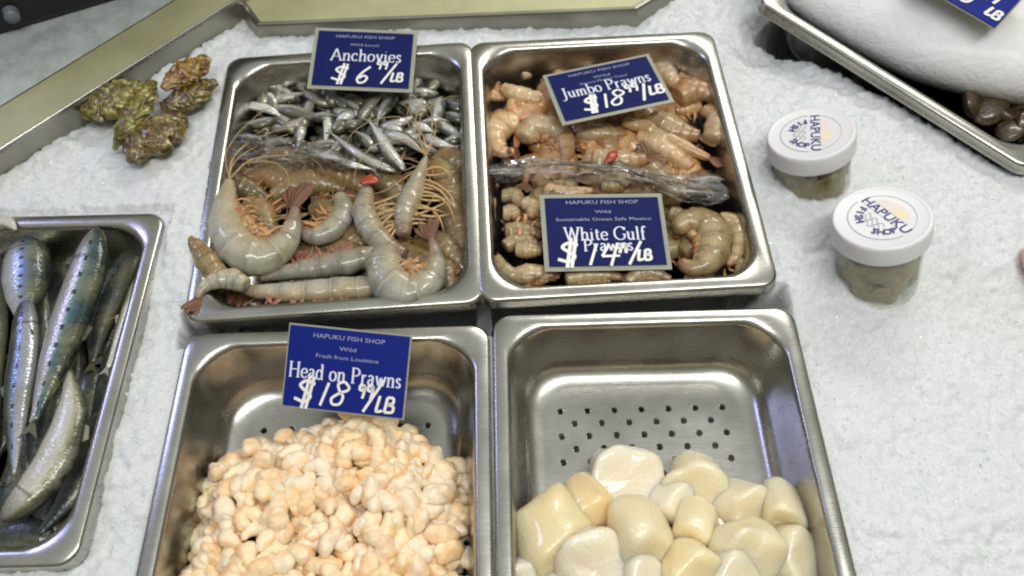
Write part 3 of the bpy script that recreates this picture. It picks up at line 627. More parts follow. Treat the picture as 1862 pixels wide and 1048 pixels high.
# --- white gulf prawns, lower half
G_W = 'olive white gulf prawns in the front of the right pan'
c5 = CR(3.103, 840, 260)
dark_layer('BR', 28, -.098, -.01, -.036, M_GULF, 'olive prawn lying underneath the upper prawns of its pan', G_W, 400, .012)
Wl = [
 ([(165, 310), (185, 400), (185, 500), (165, 600)], [22, 34, 34, 20], -.012, M_TAN, 'tan prawn standing along the left wall beside the gulf card', 1, 0, True),
 ([(220, 300), (280, 320), (330, 370)], [24, 40, 30], -.014, M_GULF, 'olive prawn under the film at the left wall', -1, 0, False),
 ([(230, 400), (280, 410), (310, 430)], [30, 42, 30], -.006, M_TAN, 'small pale round prawn left of the gulf card', -1, 0, False),
 ([(350, 330), (385, 375), (380, 430)], [30, 44, 34], -.008, M_GULF, 'pale olive prawn touching the upper left of the gulf card', -1, 0, False),
 ([(240, 500), (320, 470), (400, 480), (450, 520)], [30, 42, 42, 30], -.008, M_GULF, 'olive prawn arched left of the gulf card', 1, 3, False),
 ([(240, 590), (290, 540), (370, 535), (430, 570)], [30, 36, 36, 24], -.004, M_GULF, 'brown olive prawn left of the gulf card, middle of three', 1, 3, False),
 ([(300, 600), (370, 620), (450, 610)], [28, 44, 36], -.002, M_GULF, 'pale ringed prawn at the lower left of the gulf card', -1, 0, False),
 ([(190, 640), (270, 680), (370, 720), (460, 740)], [18, 32, 40, 32], -.002, M_GULF, 'grey prawn slanting at the front left of the right pan', 1, 0, True),
 ([(290, 750), (360, 770), (450, 770), (540, 760)], [30, 44, 46, 36], -.004, M_TAN, 'cream prawn with red belly at the front left corner', -1, 6, False),
 ([(580, 770), (680, 780), (790, 775), (900, 760)], [28, 36, 38, 30], -.004, M_GULF, 'prawn under the lower edge of the gulf card', -1, 6, False),
 ([(930, 790), (1010, 770), (1100, 775), (1180, 770)], [20, 34, 36, 26], -.004, M_GULF, 'dark prawn at the front middle of the right pan', -1, 5, False),
 ([(1205, 500), (1262, 452), (1350, 450), (1412, 505), (1425, 590), (1385, 670), (1300, 705), (1225, 670)], [30, 50, 66, 72, 74, 70, 62, 40], .002, M_GULF, 'large olive prawn curled round a red centre beside the gulf card', -1, 8, False),
 ([(1440, 420), (1530, 450), (1565, 540), (1540, 640), (1490, 690)], [24, 38, 42, 40, 26], -.006, M_GULF, 'brown prawn curving round the outside of the large curled prawn', -1, 0, False),
 ([(1570, 660), (1545, 720), (1490, 780), (1440, 810)], [24, 36, 36, 24], -.008, M_GULF, 'ringed olive prawn in the front right corner', -1, 3, True),
 ([(1170, 390), (1230, 400), (1290, 390)], [26, 38, 28], -.010, M_GULF, 'olive prawn at the upper right of the gulf card', 1, 0, False),
 ([(470, 250), (560, 262), (660, 255), (740, 268)], [28, 34, 34, 24], -.006, M_TAN, 'tan prawn between the film and the top of the gulf card', 1, 0, False),
 ([(780, 240), (860, 215), (940, 240)], [26, 44, 30], -.002, M_GULF, 'olive prawn poking over the film above the gulf card', 1, 0, False),
 ([(1250, 780), (1330, 800), (1420, 790)], [24, 34, 24], -.010, M_GULF, 'small olive prawn at the front rim below the large curled prawn', -1, 0, True)]
for i, (pts, hw, z, m, lab, sd, lg_, tl) in enumerate(Wl):
    traced(pts, hw, z, m, lab, sd, c5, group=G_W, legs=lg_, legmat=M_RED if i in (8, 9, 10, 11) else M_LEG, leglen=.011, rnd=50 + i, tail=tl or i in (1, 3, 5, 9, 15), bend=0 if len(pts) > 4 else (-.12, -.2, -.16)[i % 3])

# ------------------------------------------------------------------ fish
def make_fish(P3, hw, mat, side, label, grp, name, cat, finmat=M_FIN, flat_=.6, eye=True, fins=True, N=40, M=14, tl=.02, tail=True):
    P = catmull(P3, N); s = np.linspace(0, 1, N)
    prof = np.interp(s, [0, .02, .06, .14, .28, .50, .72, .88, .96, 1], [.12, .36, .60, .84, .98, 1, .76, .42, .24, .20])
    a = prof * hw; root = empty(name, tuple(P[N // 2])); P = P - P[N // 2]
    tag(root, label, cat, grp)
    mb = MB(); loft(mb, P, a, np.maximum(a * flat_, .0012), M, side, np.full(N, .5)); mb.build('body', mat, root)
    T, D, L = frames(P, side)
    def fan(base, d0, spread, ln, wd, nm, fork=True):
        mf = MB(); v = [base + D[-1] * wd * .2, base - D[-1] * wd * .2]
        up_, dn = d0 * ln + spread * ln * .5, d0 * ln - spread * ln * .5
        v += [base + up_, base + d0 * ln * (.65 if fork else .95), base + dn]
        v2 = [x + L[-1] * .0007 for x in v] + [x - L[-1] * .0007 for x in v]
        mf.add(v2, [(0, 3, 2), (0, 1, 3), (1, 4, 3), (5, 7, 8), (5, 8, 6), (6, 8, 9), (0, 2, 7, 5), (2, 3, 8, 7), (3, 4, 9, 8), (4, 1, 6, 9)]); mf.build(nm, finmat, root, False)
    if tail: fan(P[-1] - T[-1] * .002, T[-1], D[-1], tl, a[-2], 'tail_fin')
    if fins:
        i = int(N * .5); b = P[i] + D[i] * a[i] * .9
        mf = MB(); v = [b - D[i] * hw * .1, b + T[i] * hw * 1.0 - D[i] * hw * .1, b + T[i] * hw * .9 + D[i] * hw * .12, b + T[i] * .25 * hw + D[i] * hw * .32]
        v = [x + L[i] * .0007 for x in v] + [x - L[i] * .0007 for x in v]
        mf.add(v, [(0, 1, 2, 3), (7, 6, 5, 4), (0, 4, 5, 1), (1, 5, 6, 2), (2, 6, 7, 3), (3, 7, 4, 0)]); mf.build('dorsal_fin', finmat, root, False)
        i = int(N * .22); b = P[i] - D[i] * a[i] * .55 + L[i] * a[i] * flat_ * .85
        mf = MB(); v = [b, b + T[i] * hw * .9 - D[i] * hw * .12 - L[i] * .0005, b + T[i] * hw * .75 - D[i] * hw * .32 - L[i] * .0012]
        v = v + [x - L[i] * .0012 for x in v]
        mf.add(v, [(0, 1, 2), (5, 4, 3), (0, 3, 4, 1), (1, 4, 5, 2), (2, 5, 3, 0)]); mf.build('pectoral_fin', finmat, root, False)
    if eye:
        i = int(N * .09); c0 = P[i] + L[i] * a[i] * flat_ * .80 + D[i] * a[i] * .15; r = max(.0011, hw * .16)
        mf = MB(); tube(mf, [c0, c0 + L[i] * r * .5, c0 + L[i] * r], r, r * .6, 5, 10); mf.build('eye', M_EYE, root)
    return root
c8 = CR(1.568, 0, 380)
G_S = 'sardines in the left pan'
def sard(pts, hw, z, mat, side, label, dz=None, **kw):
    q = [c8(p[0], p[1]) for p in pts]; P = px_path(q, z, dz); mm = mpp(*q[len(q) // 2], z)
    kw.setdefault('tl', hw / 1.568 * mm * 1.0)
    return make_fish(P, hw / 1.568 * mm * 1.17, mat, side, label, G_S, 'sardine', 'fish', **kw)
# buried ones
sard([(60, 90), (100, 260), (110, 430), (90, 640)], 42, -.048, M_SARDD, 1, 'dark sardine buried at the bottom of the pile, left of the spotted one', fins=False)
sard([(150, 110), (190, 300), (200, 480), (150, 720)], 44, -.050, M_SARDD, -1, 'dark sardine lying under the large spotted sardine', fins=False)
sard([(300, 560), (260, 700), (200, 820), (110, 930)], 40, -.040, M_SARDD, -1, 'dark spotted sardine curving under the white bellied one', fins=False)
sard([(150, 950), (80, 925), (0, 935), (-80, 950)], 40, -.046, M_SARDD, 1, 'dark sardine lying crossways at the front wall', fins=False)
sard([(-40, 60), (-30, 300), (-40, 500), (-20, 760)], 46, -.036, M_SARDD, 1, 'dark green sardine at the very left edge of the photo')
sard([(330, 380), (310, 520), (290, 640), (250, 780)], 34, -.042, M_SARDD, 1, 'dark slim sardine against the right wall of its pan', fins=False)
sard([(400, 100), (330, 210), (285, 320), (262, 440)], 40, -.034, M_SARDD, 1, 'dark blue green sardine right of the large spotted one')
sard([(432, 150), (398, 240), (358, 345), (306, 455)], 31, -.004, M_SARDW, 1, 'small pale silver sardine beside the right rim', finmat=M_FINL)
sard([(75, 250), (68, 400), (48, 560), (38, 760)], 36, -.016, M_SARDB, 1, 'shiny blue sardine with silver flank left of the large spotted one')
sard([(80, 80), (78, 150), (74, 230), (66, 330)], 58, -.020, M_SARDB, -1, 'broad grey sardine tail end at the upper left of the pan', eye=False, fins=False, tail=False)
sard([(5, 890), (100, 800), (170, 690), (204, 570), (196, 460)], 50, -.012, M_SARDW, 1, 'large white bellied sardine bent across the front of its pan', finmat=M_FINL)
sard([(278, 55), (255, 160), (205, 310), (150, 460), (95, 610)], 50, -.004, M_SARD, -1, 'large sardine with a blue back and a row of black spots', dz=[.006, .004, 0, 0, 0])
sard([(-60, 60), (-20, 45), (20, 42), (45, 60)], 24, .006, M_SARDW, 1, 'brown sardine head resting over the back rim at the left edge', fins=False, tail=False)

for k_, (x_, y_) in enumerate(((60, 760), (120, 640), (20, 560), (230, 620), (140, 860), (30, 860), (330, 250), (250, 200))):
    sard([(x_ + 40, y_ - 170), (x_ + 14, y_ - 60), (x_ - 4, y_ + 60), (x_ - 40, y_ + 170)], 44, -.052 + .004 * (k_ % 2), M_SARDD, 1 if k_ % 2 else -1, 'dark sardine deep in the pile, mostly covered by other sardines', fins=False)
# anchovies
c2 = CR(3.494, 380, 30); G_A = 'silver anchovies behind the plastic film'
AN = [(285, 350, 355, 550, 0), (350, 545, 610, 485, 1), (575, 455, 800, 570, 1), (740, 500, 950, 610, 1), (215, 560, 490, 645, 2), (350, 575, 710, 660, 1), (760, 595, 735, 810, 2), (800, 680, 925, 615, 2),
 (950, 680, 1115, 480, 1), (1070, 670, 1195, 500, 0), (1240, 500, 1300, 775, 0), (1290, 640, 1400, 560, 0), (1440, 700, 1485, 510, 0), (1490, 545, 1655, 595, 0), (1490, 625, 1660, 690, 0), (780, 745, 1190, 990, 0), (1020, 670, 1245, 985, 2),
 (1100, 735, 1365, 870, 2), (620, 840, 1035, 970, 2), (1470, 810, 1625, 775, 0), (920, 730, 1060, 870, 0), (1130, 700, 1240, 760, 2), (1360, 350, 1270, 500, 1), (1470, 345, 1380, 480, 1), (390, 715, 620, 650, 1), (220, 680, 420, 655, 1),
 (860, 510, 1010, 570, 1), (570, 385, 610, 480, 1), (1290, 690, 1420, 730, 2), (830, 700, 980, 680, 1), (1190, 490, 1330, 520, 1), (1380, 640, 1560, 720, 1), (430, 640, 560, 760, 1), (640, 640, 560, 740, 1), (1180, 780, 1330, 700, 1), (1260, 790, 1480, 880, 1), (880, 640, 780, 740, 1)]
rs = random.Random(5)
def anch(x1, y1, x2, y2, k, z, hw, lab):
    p, q = c2(x1, y1), c2(x2, y2); mx, my = (p[0] + q[0]) / 2, (p[1] + q[1]) / 2; bd = rs.uniform(-.10, .10)
    mx += -(q[1] - p[1]) * bd; my += (q[0] - p[0]) * bd
    if rs.random() < .5: p, q = q, p
    P = px_path([p, (mx, my, .003), q], z, [rs.uniform(-.005, .003), 0, rs.uniform(-.005, .003)]); mm = mpp(mx, my, z)
    make_fish(P, hw / 3.494 * mm * .98, (M_ANCH, M_ANCHD, M_ANCHW)[k], rs.choice((1, -1)), lab, G_A, 'anchovy', 'fish', M_FINL, .62, True, False, 26, 12, hw / 3.494 * mm * 1.3)
rs2 = random.Random(21)
for k in range(34):
    x, y = rs2.uniform(300, 1560), rs2.uniform(470, 830); an = rs2.uniform(-.6, 2.2); l_ = rs2.uniform(95, 140)
    if y > 640 and x < 560: continue
    AN.append((x - l_ * math.cos(an), y - l_ * .65 * math.sin(an), x + l_ * math.cos(an), y + l_ * .65 * math.sin(an), rs2.choice((0, 0, 1, 2))))
ALAB = ['silver anchovy in the jumbled heap behind the film', 'dull grey anchovy in the jumbled heap behind the film', 'bright white bellied anchovy in the jumbled heap']
for k in range(84):
    x = rs.uniform(230, 1640); y = rs.uniform(420, 900) if k > 12 else rs.uniform(800, 940); an = rs.uniform(0, PI); l_ = rs.uniform(110, 150)
    x = min(max(x, 330), 1560)
    anch(x - l_ * math.cos(an), y - l_ * .6 * math.sin(an), x + l_ * math.cos(an), y + l_ * .6 * math.sin(an), rs.choice((0, 1, 1, 1)), -.040 + .010 * (k % 2), rs.uniform(32, 42), 'anchovy lying deeper in the heap, half covered by others')
SPEC = {6: 'short white anchovy standing upright in the middle of the heap', 16: 'curved bright white anchovy pointing down at the prawns', 18: 'long white anchovy lying along the edge of the film', 15: 'long silver anchovy slanting down to the prawns', 10: 'silver anchovy standing upright right of the blue card', 0: 'silver anchovy leaning against the left back corner of its pan',
        17: 'white anchovy slanting right of the curved bright one', 19: 'silver anchovy lying flat near the right wall'}
for i, (x1, y1, x2, y2, k) in enumerate(AN):
    anch(x1, y1, x2, y2, k, -.016 - .006 * (y1 < 600) + (.006 if i in (6, 15, 16, 17, 18) else 0), rs.uniform(38, 46) if k != 1 else rs.uniform(40, 50), SPEC.get(i, ALAB[k]))

# ------------------------------------------------------------------ plastic film sheets
def film(name, rows, z, label, seed):
    """rows: list of pixel polylines across the sheet"""
    rs_ = np.random.RandomState(seed); nu, nv = 70, 24
    R_ = []
    for (pts, zo) in rows:
        P = px_path(pts, z + zo); R_.append(catmull(P, nu))
    R_ = np.array(R_); V = []
    for j in range(nv):
        t = j / (nv - 1) * (len(rows) - 1); i = min(int(t), len(rows) - 2); u = t - i
        V.append(R_[i] * (1 - u) + R_[i + 1] * u)
    V = np.array(V); uu = np.linspace(0, 1, nu)[None, :]; vv = np.linspace(0, 1, nv)[:, None]
    wr = .0055 * (vnoise(uu * 3.0 + vv * .3, vv * 5, .45, seed) - .5) + .006 * (np.abs(np.sin(vv * 11 + 4 * vnoise(uu * 2, vv, .3, seed + 1))) ** 3 - .3) * .55 + .003 * (vnoise(uu * 6, vv * 9, .3, seed + 2) - .5)
    V[:, :, 2] += wr
    cl = V.mean(0, keepdims=True); pinch = 1 - .45 * np.abs(2 * uu - 1)[..., None] ** 3 + .35 * (vnoise(uu * 5, uu * 0, .35, seed + 7) - .5)[..., None]
    V = cl + (V - cl) * pinch; V[:, :, 0] += .010 * (vnoise(vv * 4, uu * 2, .4, seed + 8) - .5); V[:, :, 1] += .006 * (vnoise(vv * 4, uu * 5, .4, seed + 9) - .5)
    mb = MB(); f = [(j * nu + i, j * nu + i + 1, (j + 1) * nu + i + 1, (j + 1) * nu + i) for j in range(nv - 1) for i in range(nu - 1)]
    ce = V.reshape(-1, 3).mean(0); mb.add(V.reshape(-1, 3) - ce, f); o = mb.build(name, M_FILM); o.location = ce
    so = o.modifiers.new('solid', 'SOLIDIFY'); so.thickness = .0003
    tag(o, label, 'plastic film', 'plastic films dividing the seafood')
film('plastic_film', [([(400, 226), (450, 236), (520, 250), (600, 272), (650, 290)], .003), ([(396, 250), (450, 258), (520, 268), (590, 285), (640, 298)], .009), ([(392, 280), (450, 288), (520, 288), (590, 294), (630, 303)], .0), ([(385, 300), (440, 308), (520, 300), (580, 304), (620, 312)], -.01)], -.006, 'crumpled clear film between the anchovies and grey prawns', 3)
film('plastic_film', [([(388, 230), (384, 260), (378, 300), (370, 360), (366, 420)], .0), ([(396, 232), (394, 270), (390, 310), (384, 370), (380, 425)], .003), ([(408, 236), (408, 275), (402, 320), (396, 380), (392, 430)], -.010)], -.004, 'strip of clear film up the left wall of the anchovy pan', 9)
film('plastic_film', [([(890, 292), (960, 286), (1060, 292), (1160, 302), (1250, 312), (1310, 300)], .0), ([(888, 305), (960, 300), (1060, 304), (1160, 316), (1260, 338), (1316, 340)], .008), ([(892, 325), (960, 318), (1050, 318), (1160, 326), (1250, 356), (1320, 374)], .010), ([(900, 345), (960, 338), (1040, 334), (1150, 340), (1240, 372), (1318, 384)], -.002)], .004, 'crumpled clear film across the middle of the tan prawn pan', 5)

# ------------------------------------------------------------------ peeled shrimp heap
G_P = 'small peeled shrimp heaped in the front left pan'
def peeled_mesh(k):
    rs_ = random.Random(40 + k); N = 34; ang = rs_.uniform(3.2, 5.6); r = rs_.uniform(.0048, .0064); tw = rs_.uniform(-.004, .004)
    t = np.linspace(0, ang, N); rr = r * (1 + rs_.uniform(-.2, .35) * t / ang); P = np.stack([rr * np.cos(t), rr * np.sin(t) * rs_.uniform(.8, 1.1), tw * t / ang + .002 * np.sin(t * 1.7 + k)], 1)
    s = np.linspace(0, 1, N); q = s * 6; fr = q % 1
    a = np.interp(s, [0, .06, .25, .6, .88, 1], [.0030, .0058, .0066, .0054, .0036, .0016]) * (1 + .11 * (fr ** 1.4 - .4))
    mb = MB(); loft(mb, P, a, a * rs_.uniform(.85, 1.05), 18, 1, fr, .95); va = np.array(mb.v)
    va *= (1 + .24 * (vnoise(va[:, 0] + va[:, 2] + k, va[:, 1] - va[:, 2], .0045, k) - .5) + .14 * (vnoise(va[:, 0] - va[:, 2] + k, va[:, 1] + va[:, 2], .0018, k + 2) - .5))[:, None]
    mb.v = [tuple(q_) for q_ in va]; return mb.mesh('peeled_shrimp', M_PEEL)
PEEL = [peeled_mesh(k) for k in range(14)]
rs = random.Random(77); pts = []
def mound(lx, ly):
    ex = max(0, 1 - (abs(lx) / .112) ** 4); ey = min(1, max(0, (.094 + .006 * math.sin(lx * 60) - 4.2 * lx * lx - ly) / .05)); return .046 * ex ** .5 * (ey ** .55)
for layer, (dmin, cnt_) in enumerate(((.0128, 260), (.0122, 290))):
    mine = []; tries = 0
    while len(mine) < cnt_ and tries < 16000:
        tries += 1; lx, ly = rs.uniform(-.104, .104), rs.uniform(-.075, .10); h = mound(lx, ly)
        if h < .006: continue
        z = -.064 + h * (.78 if layer == 0 else 1.0) + rs.uniform(-.002, .003)
        if all((lx - a) ** 2 + (ly - b) ** 2 + ((z - c) * .9) ** 2 > dmin ** 2 for a, b, c in mine): mine.append((lx, ly, z))
    if layer: pts = mine
    else: under = mine
mbu = MB()
for i, (lx, ly, z) in enumerate(under):
    me = PEEL[i % 14]; Mx_ = PANS['FL'].matrix_world @ Matrix.Translation((lx, ly, z)) @ Euler((rs.gauss(0, .6), rs.gauss(0, .6), rs.uniform(0, 6.28))).to_matrix().to_4x4(); s_ = rs.uniform(1.1, 1.35)
    cs = np.zeros(len(me.vertices) * 4, np.float32); me.color_attributes['pat'].data.foreach_get('color', cs); cs = cs.reshape(-1, 4)
    mbu.add([Mx_ @ (v.co * s_) for v in me.vertices], [tuple(p.vertices) for p in me.polygons], [tuple(c_) for c_ in cs])
o = mbu.build('peeled_shrimp_mass', M_PEEL); tag(o, 'peeled shrimp filling the heap beneath its uppermost layer', 'shrimp', None, 'stuff')
for i, (lx, ly, z) in enumerate(pts):
    o = bpy.data.objects.new('peeled_shrimp', PEEL[i % 14]); C.objects.link(o); o.location = PANS['FL'].matrix_world @ Vector((lx, ly, z))
    o.rotation_euler = (rs.gauss(0, .6), rs.gauss(0, .6), rs.uniform(0, 6.28)); sc = rs.uniform(1.12, 1.50); o.scale = (sc, sc, sc)
    tag(o, 'small pink and cream peeled shrimp, curled up in the heap', 'shrimp', G_P)

# ------------------------------------------------------------------ scallops
G_SC = 'cream scallops in the perforated pan'
def scallop(u, v, z, ru, hv, mat, rot, label, seed, conv):
    """ru: radius in crop px, hv: half height of the cylinder in crop px"""
    q = conv(u, v); mm = mpp(*q, z); r, h = ru / conv.s * mm, hv / conv.s * mm
    prof = [(0, .97), (.5, 1.0), (.78, .99), (.92, .90), (.99, .72), (1.03, .30), (1.03, -.30), (.99, -.72), (.92, -.90), (.78, -.99), (.5, -1), (0, -.97)]
    N = 28; vv = []; rs_ = random.Random(seed); p1, p2, p3 = (rs_.uniform(0, 6) for _ in range(3)); lean = rs_.uniform(-.12, .12)
    for a, b in prof:
        for j in range(N):
            t = 2 * PI * j / N; k = 1 + .08 * math.sin(2 * t + p1) + .06 * math.sin(3 * t + p2 + .6 * b) + .025 * math.sin(5 * t + p3 + 2 * b) + .05 * b * math.sin(t + p2)
            vv.append((a * r * k * math.cos(t) + lean * b * h, a * r * k * math.sin(t), b * h * (1 + .09 * a * math.sin(t + p3) + .05 * math.cos(2 * a * 2 + p1)) + .03 * a * h * math.sin(4 * t + 7 * a)))
    f = [(i * N + j, (i + 1) * N + j, (i + 1) * N + (j + 1) % N, i * N + (j + 1) % N) for i in range(len(prof) - 1) for j in range(N)]
    va = np.array(vv); va *= (1 + .26 * (vnoise(va[:, 0] + va[:, 2] + seed, va[:, 1] - va[:, 2], .016, seed) - .5) + .06 * (vnoise(va[:, 0] - va[:, 2], va[:, 1] + seed, .007, seed + 1) - .5))[:, None]; va[:N] = va[:N].mean(0); va[-N:] = va[-N:].mean(0); vv = va
    mb = MB(); mb.add(vv, f); o = mb.build('scallop', mat); o.location = at(*q, z); o.rotation_euler = [R(x) for x in rot]
    sd_ = o.modifiers.new('sub', 'SUBSURF'); sd_.levels = 1; sd_.render_levels = 1
    tag(o, label, 'scallop', G_SC)
c9 = CR(3.103, 900, 820)
S = [(320, 470, -.030, 178, 190, 1, (70, 15, 35), 'large yellow scallop on its side touching the left wall'),
 (500, 330, -.038, 130, 150, 3, (50, -25, 50), 'orange tinted scallop behind the large yellow one'),
 (740, 165, -.046, 180, 95, 2, (20, 5, 10), 'pale pinkish scallop lying flat, farthest back in the heap'),
 (820, 470, -.020, 165, 190, 0, (62, 8, 12), 'tall cream scallop standing on end in the middle'),
 (1010, 300, -.042, 110, 110, 2, (30, 30, 20), 'small pale scallop wedged between taller ones'),
 (1150, 220, -.044, 165, 105, 0, (38, 5, -20), 'scallop seen edge on like an arch, by the holes'),
 (1130, 420, -.028, 105, 140, 0, (66, -10, -20), 'narrow cream scallop under the arched one'),
 (1390, 330, -.040, 130, 120, 4, (35, 20, 10), 'greyish scallop behind the big round one'),
 (1620, 325, -.034, 105, 130, 4, (60, 30, -25), 'angular pale scallop tilted against the right wall'),
 (1410, 580, -.018, 175, 150, 0, (35, 10, 0), 'big round cream scallop in front on the right'),
 (1660, 610, -.030, 150, 130, 4, (25, 40, 20), 'glossy scallop in the front right against the wall'),
 (1120, 700, -.016, 150, 130, 1, (30, 0, 15), 'tan scallop at the bottom edge, in the middle'),
 (540, 650, -.024, 190, 150, 2, (25, -10, 30), 'wide pinkish scallop in front of the large yellow one'),
 (200, 760, -.028, 140, 110, 2, (20, 15, 10), 'pink scallop in the lower left corner of the heap'),
 (830, 730, -.020, 130, 110, 2, (30, 0, 60), 'pale scallop cut off by the bottom edge'),
 (1330, 760, -.014, 150, 120, 4, (20, 10, 0), 'scallop cut off by the bottom edge below the big round one'),
 (640, 300, -.054, 120, 90, 2, (10, 0, 0), 'flat scallop hidden low behind the tall one'),
 (1300, 470, -.052, 120, 100, 4, (15, 0, 0), 'low scallop in the gap between the narrow and the big one'),
 (980, 580, -.046, 130, 100, 0, (10, 0, 0), 'low scallop in the gap beside the tall one'),
 (330, 620, -.056, 120, 90, 0, (5, 0, 0), 'low scallop under the large yellow one')]
for i, (u, v, z, r_, h_, m, rot, lab) in enumerate(S): scallop(u, v, z, r_ * 1.17, h_ * .92, M_SCA[m], rot, lab, i * 3 + 1, c9)

# ------------------------------------------------------------------ oysters on the ice
def oyster(pts, hw, z, mat, label, seed, dz=None):
    P = px_path(pts, z, dz); mm = mpp(*pts[1][:2], z); N = 90; P = catmull(P, N); s = np.linspace(0, 1, N); M = 64
    a = np.interp(s, np.linspace(0, 1, len(hw)), hw) * mm * 1.08; ce = P.mean(0); P = P - ce; T, D, L = frames(P, 1)
    ph = 2 * PI * np.arange(M) / M; CX, S_ = np.meshgrid(np.cos(ph), s); SN, _ = np.meshgrid(np.sin(ph), s)
    wob = 1.6 * (vnoise(CX * 1.5 + seed, S_ * 5 + SN, .5, seed) - .5)
    terr = (S_ * 6 + wob + .7 * CX * SN) % 1.0                        # overlapping growth plates with frilled edges
    edge = np.abs(CX) ** 3
    K = 1 + .24 * (vnoise(CX * 2 + seed, S_ * 7 + SN, .5, seed) - .5) + (.17 + .10 * edge) * (terr ** 1.5 - .4) + .14 * edge * (vnoise(CX + seed, S_ * 16, .5, seed + 4) - .5) + .05 * (vnoise(SN * 4 + CX * 3, S_ * 20 + seed, .5, seed + 1) - .5)
    TH = np.where(SN > 0, .62, .45)
    V = P[:, None, :] + D[:, None, :] * (a[:, None] * CX * K)[..., None] + L[:, None, :] * (a[:, None] * SN * TH * K)[..., None]
    f = [(i * M + j, i * M + (j + 1) % M, (i + 1) * M + (j + 1) % M, (i + 1) * M + j) for i in range(N - 1) for j in range(M)]
    f += [tuple(range(M))[::-1], tuple(range((N - 1) * M, N * M))]
    mb = MB(); mb.add(V.reshape(-1, 3), f, [(x, .5, y, .5) for x, y in zip(S_.ravel(), terr.ravel())]); o = mb.build('oyster', mat); o.location = ce
    tag(o, label, 'oyster', 'oysters on the ice beside the case rim')
c7 = CR(4.366, 100, 80)
def oy(pts, hw, z, mat, lab, seed, dz=None): oyster([c7(*p) for p in pts], [h / 4.366 for h in hw], z, mat, lab, seed, dz)
oy([(200, 520), (290, 520), (420, 480), (560, 400), (700, 320)], [30, 130, 165, 135, 40], .020, M_OYG, 'broad mottled green oyster nearest the case rim', 1)
oy([(470, 840), (530, 720), (620, 570), (700, 430), (780, 300)], [20, 75, 100, 90, 30], .026, M_OYG, 'narrow green oyster leaning across the middle of the five', 5, [-.012, 0, .004, .004, 0])
oy([(620, 950), (680, 830), (800, 740), (930, 650), (1010, 570)], [40, 130, 165, 140, 50], .020, M_OYB, 'big brown striped oyster lowest on the ice slope', 9)
oy([(860, 360), (950, 290), (1060, 220), (1150, 160), (1180, 100)], [30, 85, 115, 100, 40], .030, M_OYO, 'golden brown ridged oyster at the top', 13)
oy([(840, 500), (960, 470), (1100, 410), (1200, 340), (1285, 300)], [40, 90, 110, 85, 30], .018, M_OYB, 'dark oyster with an orange patch under the golden one', 17)

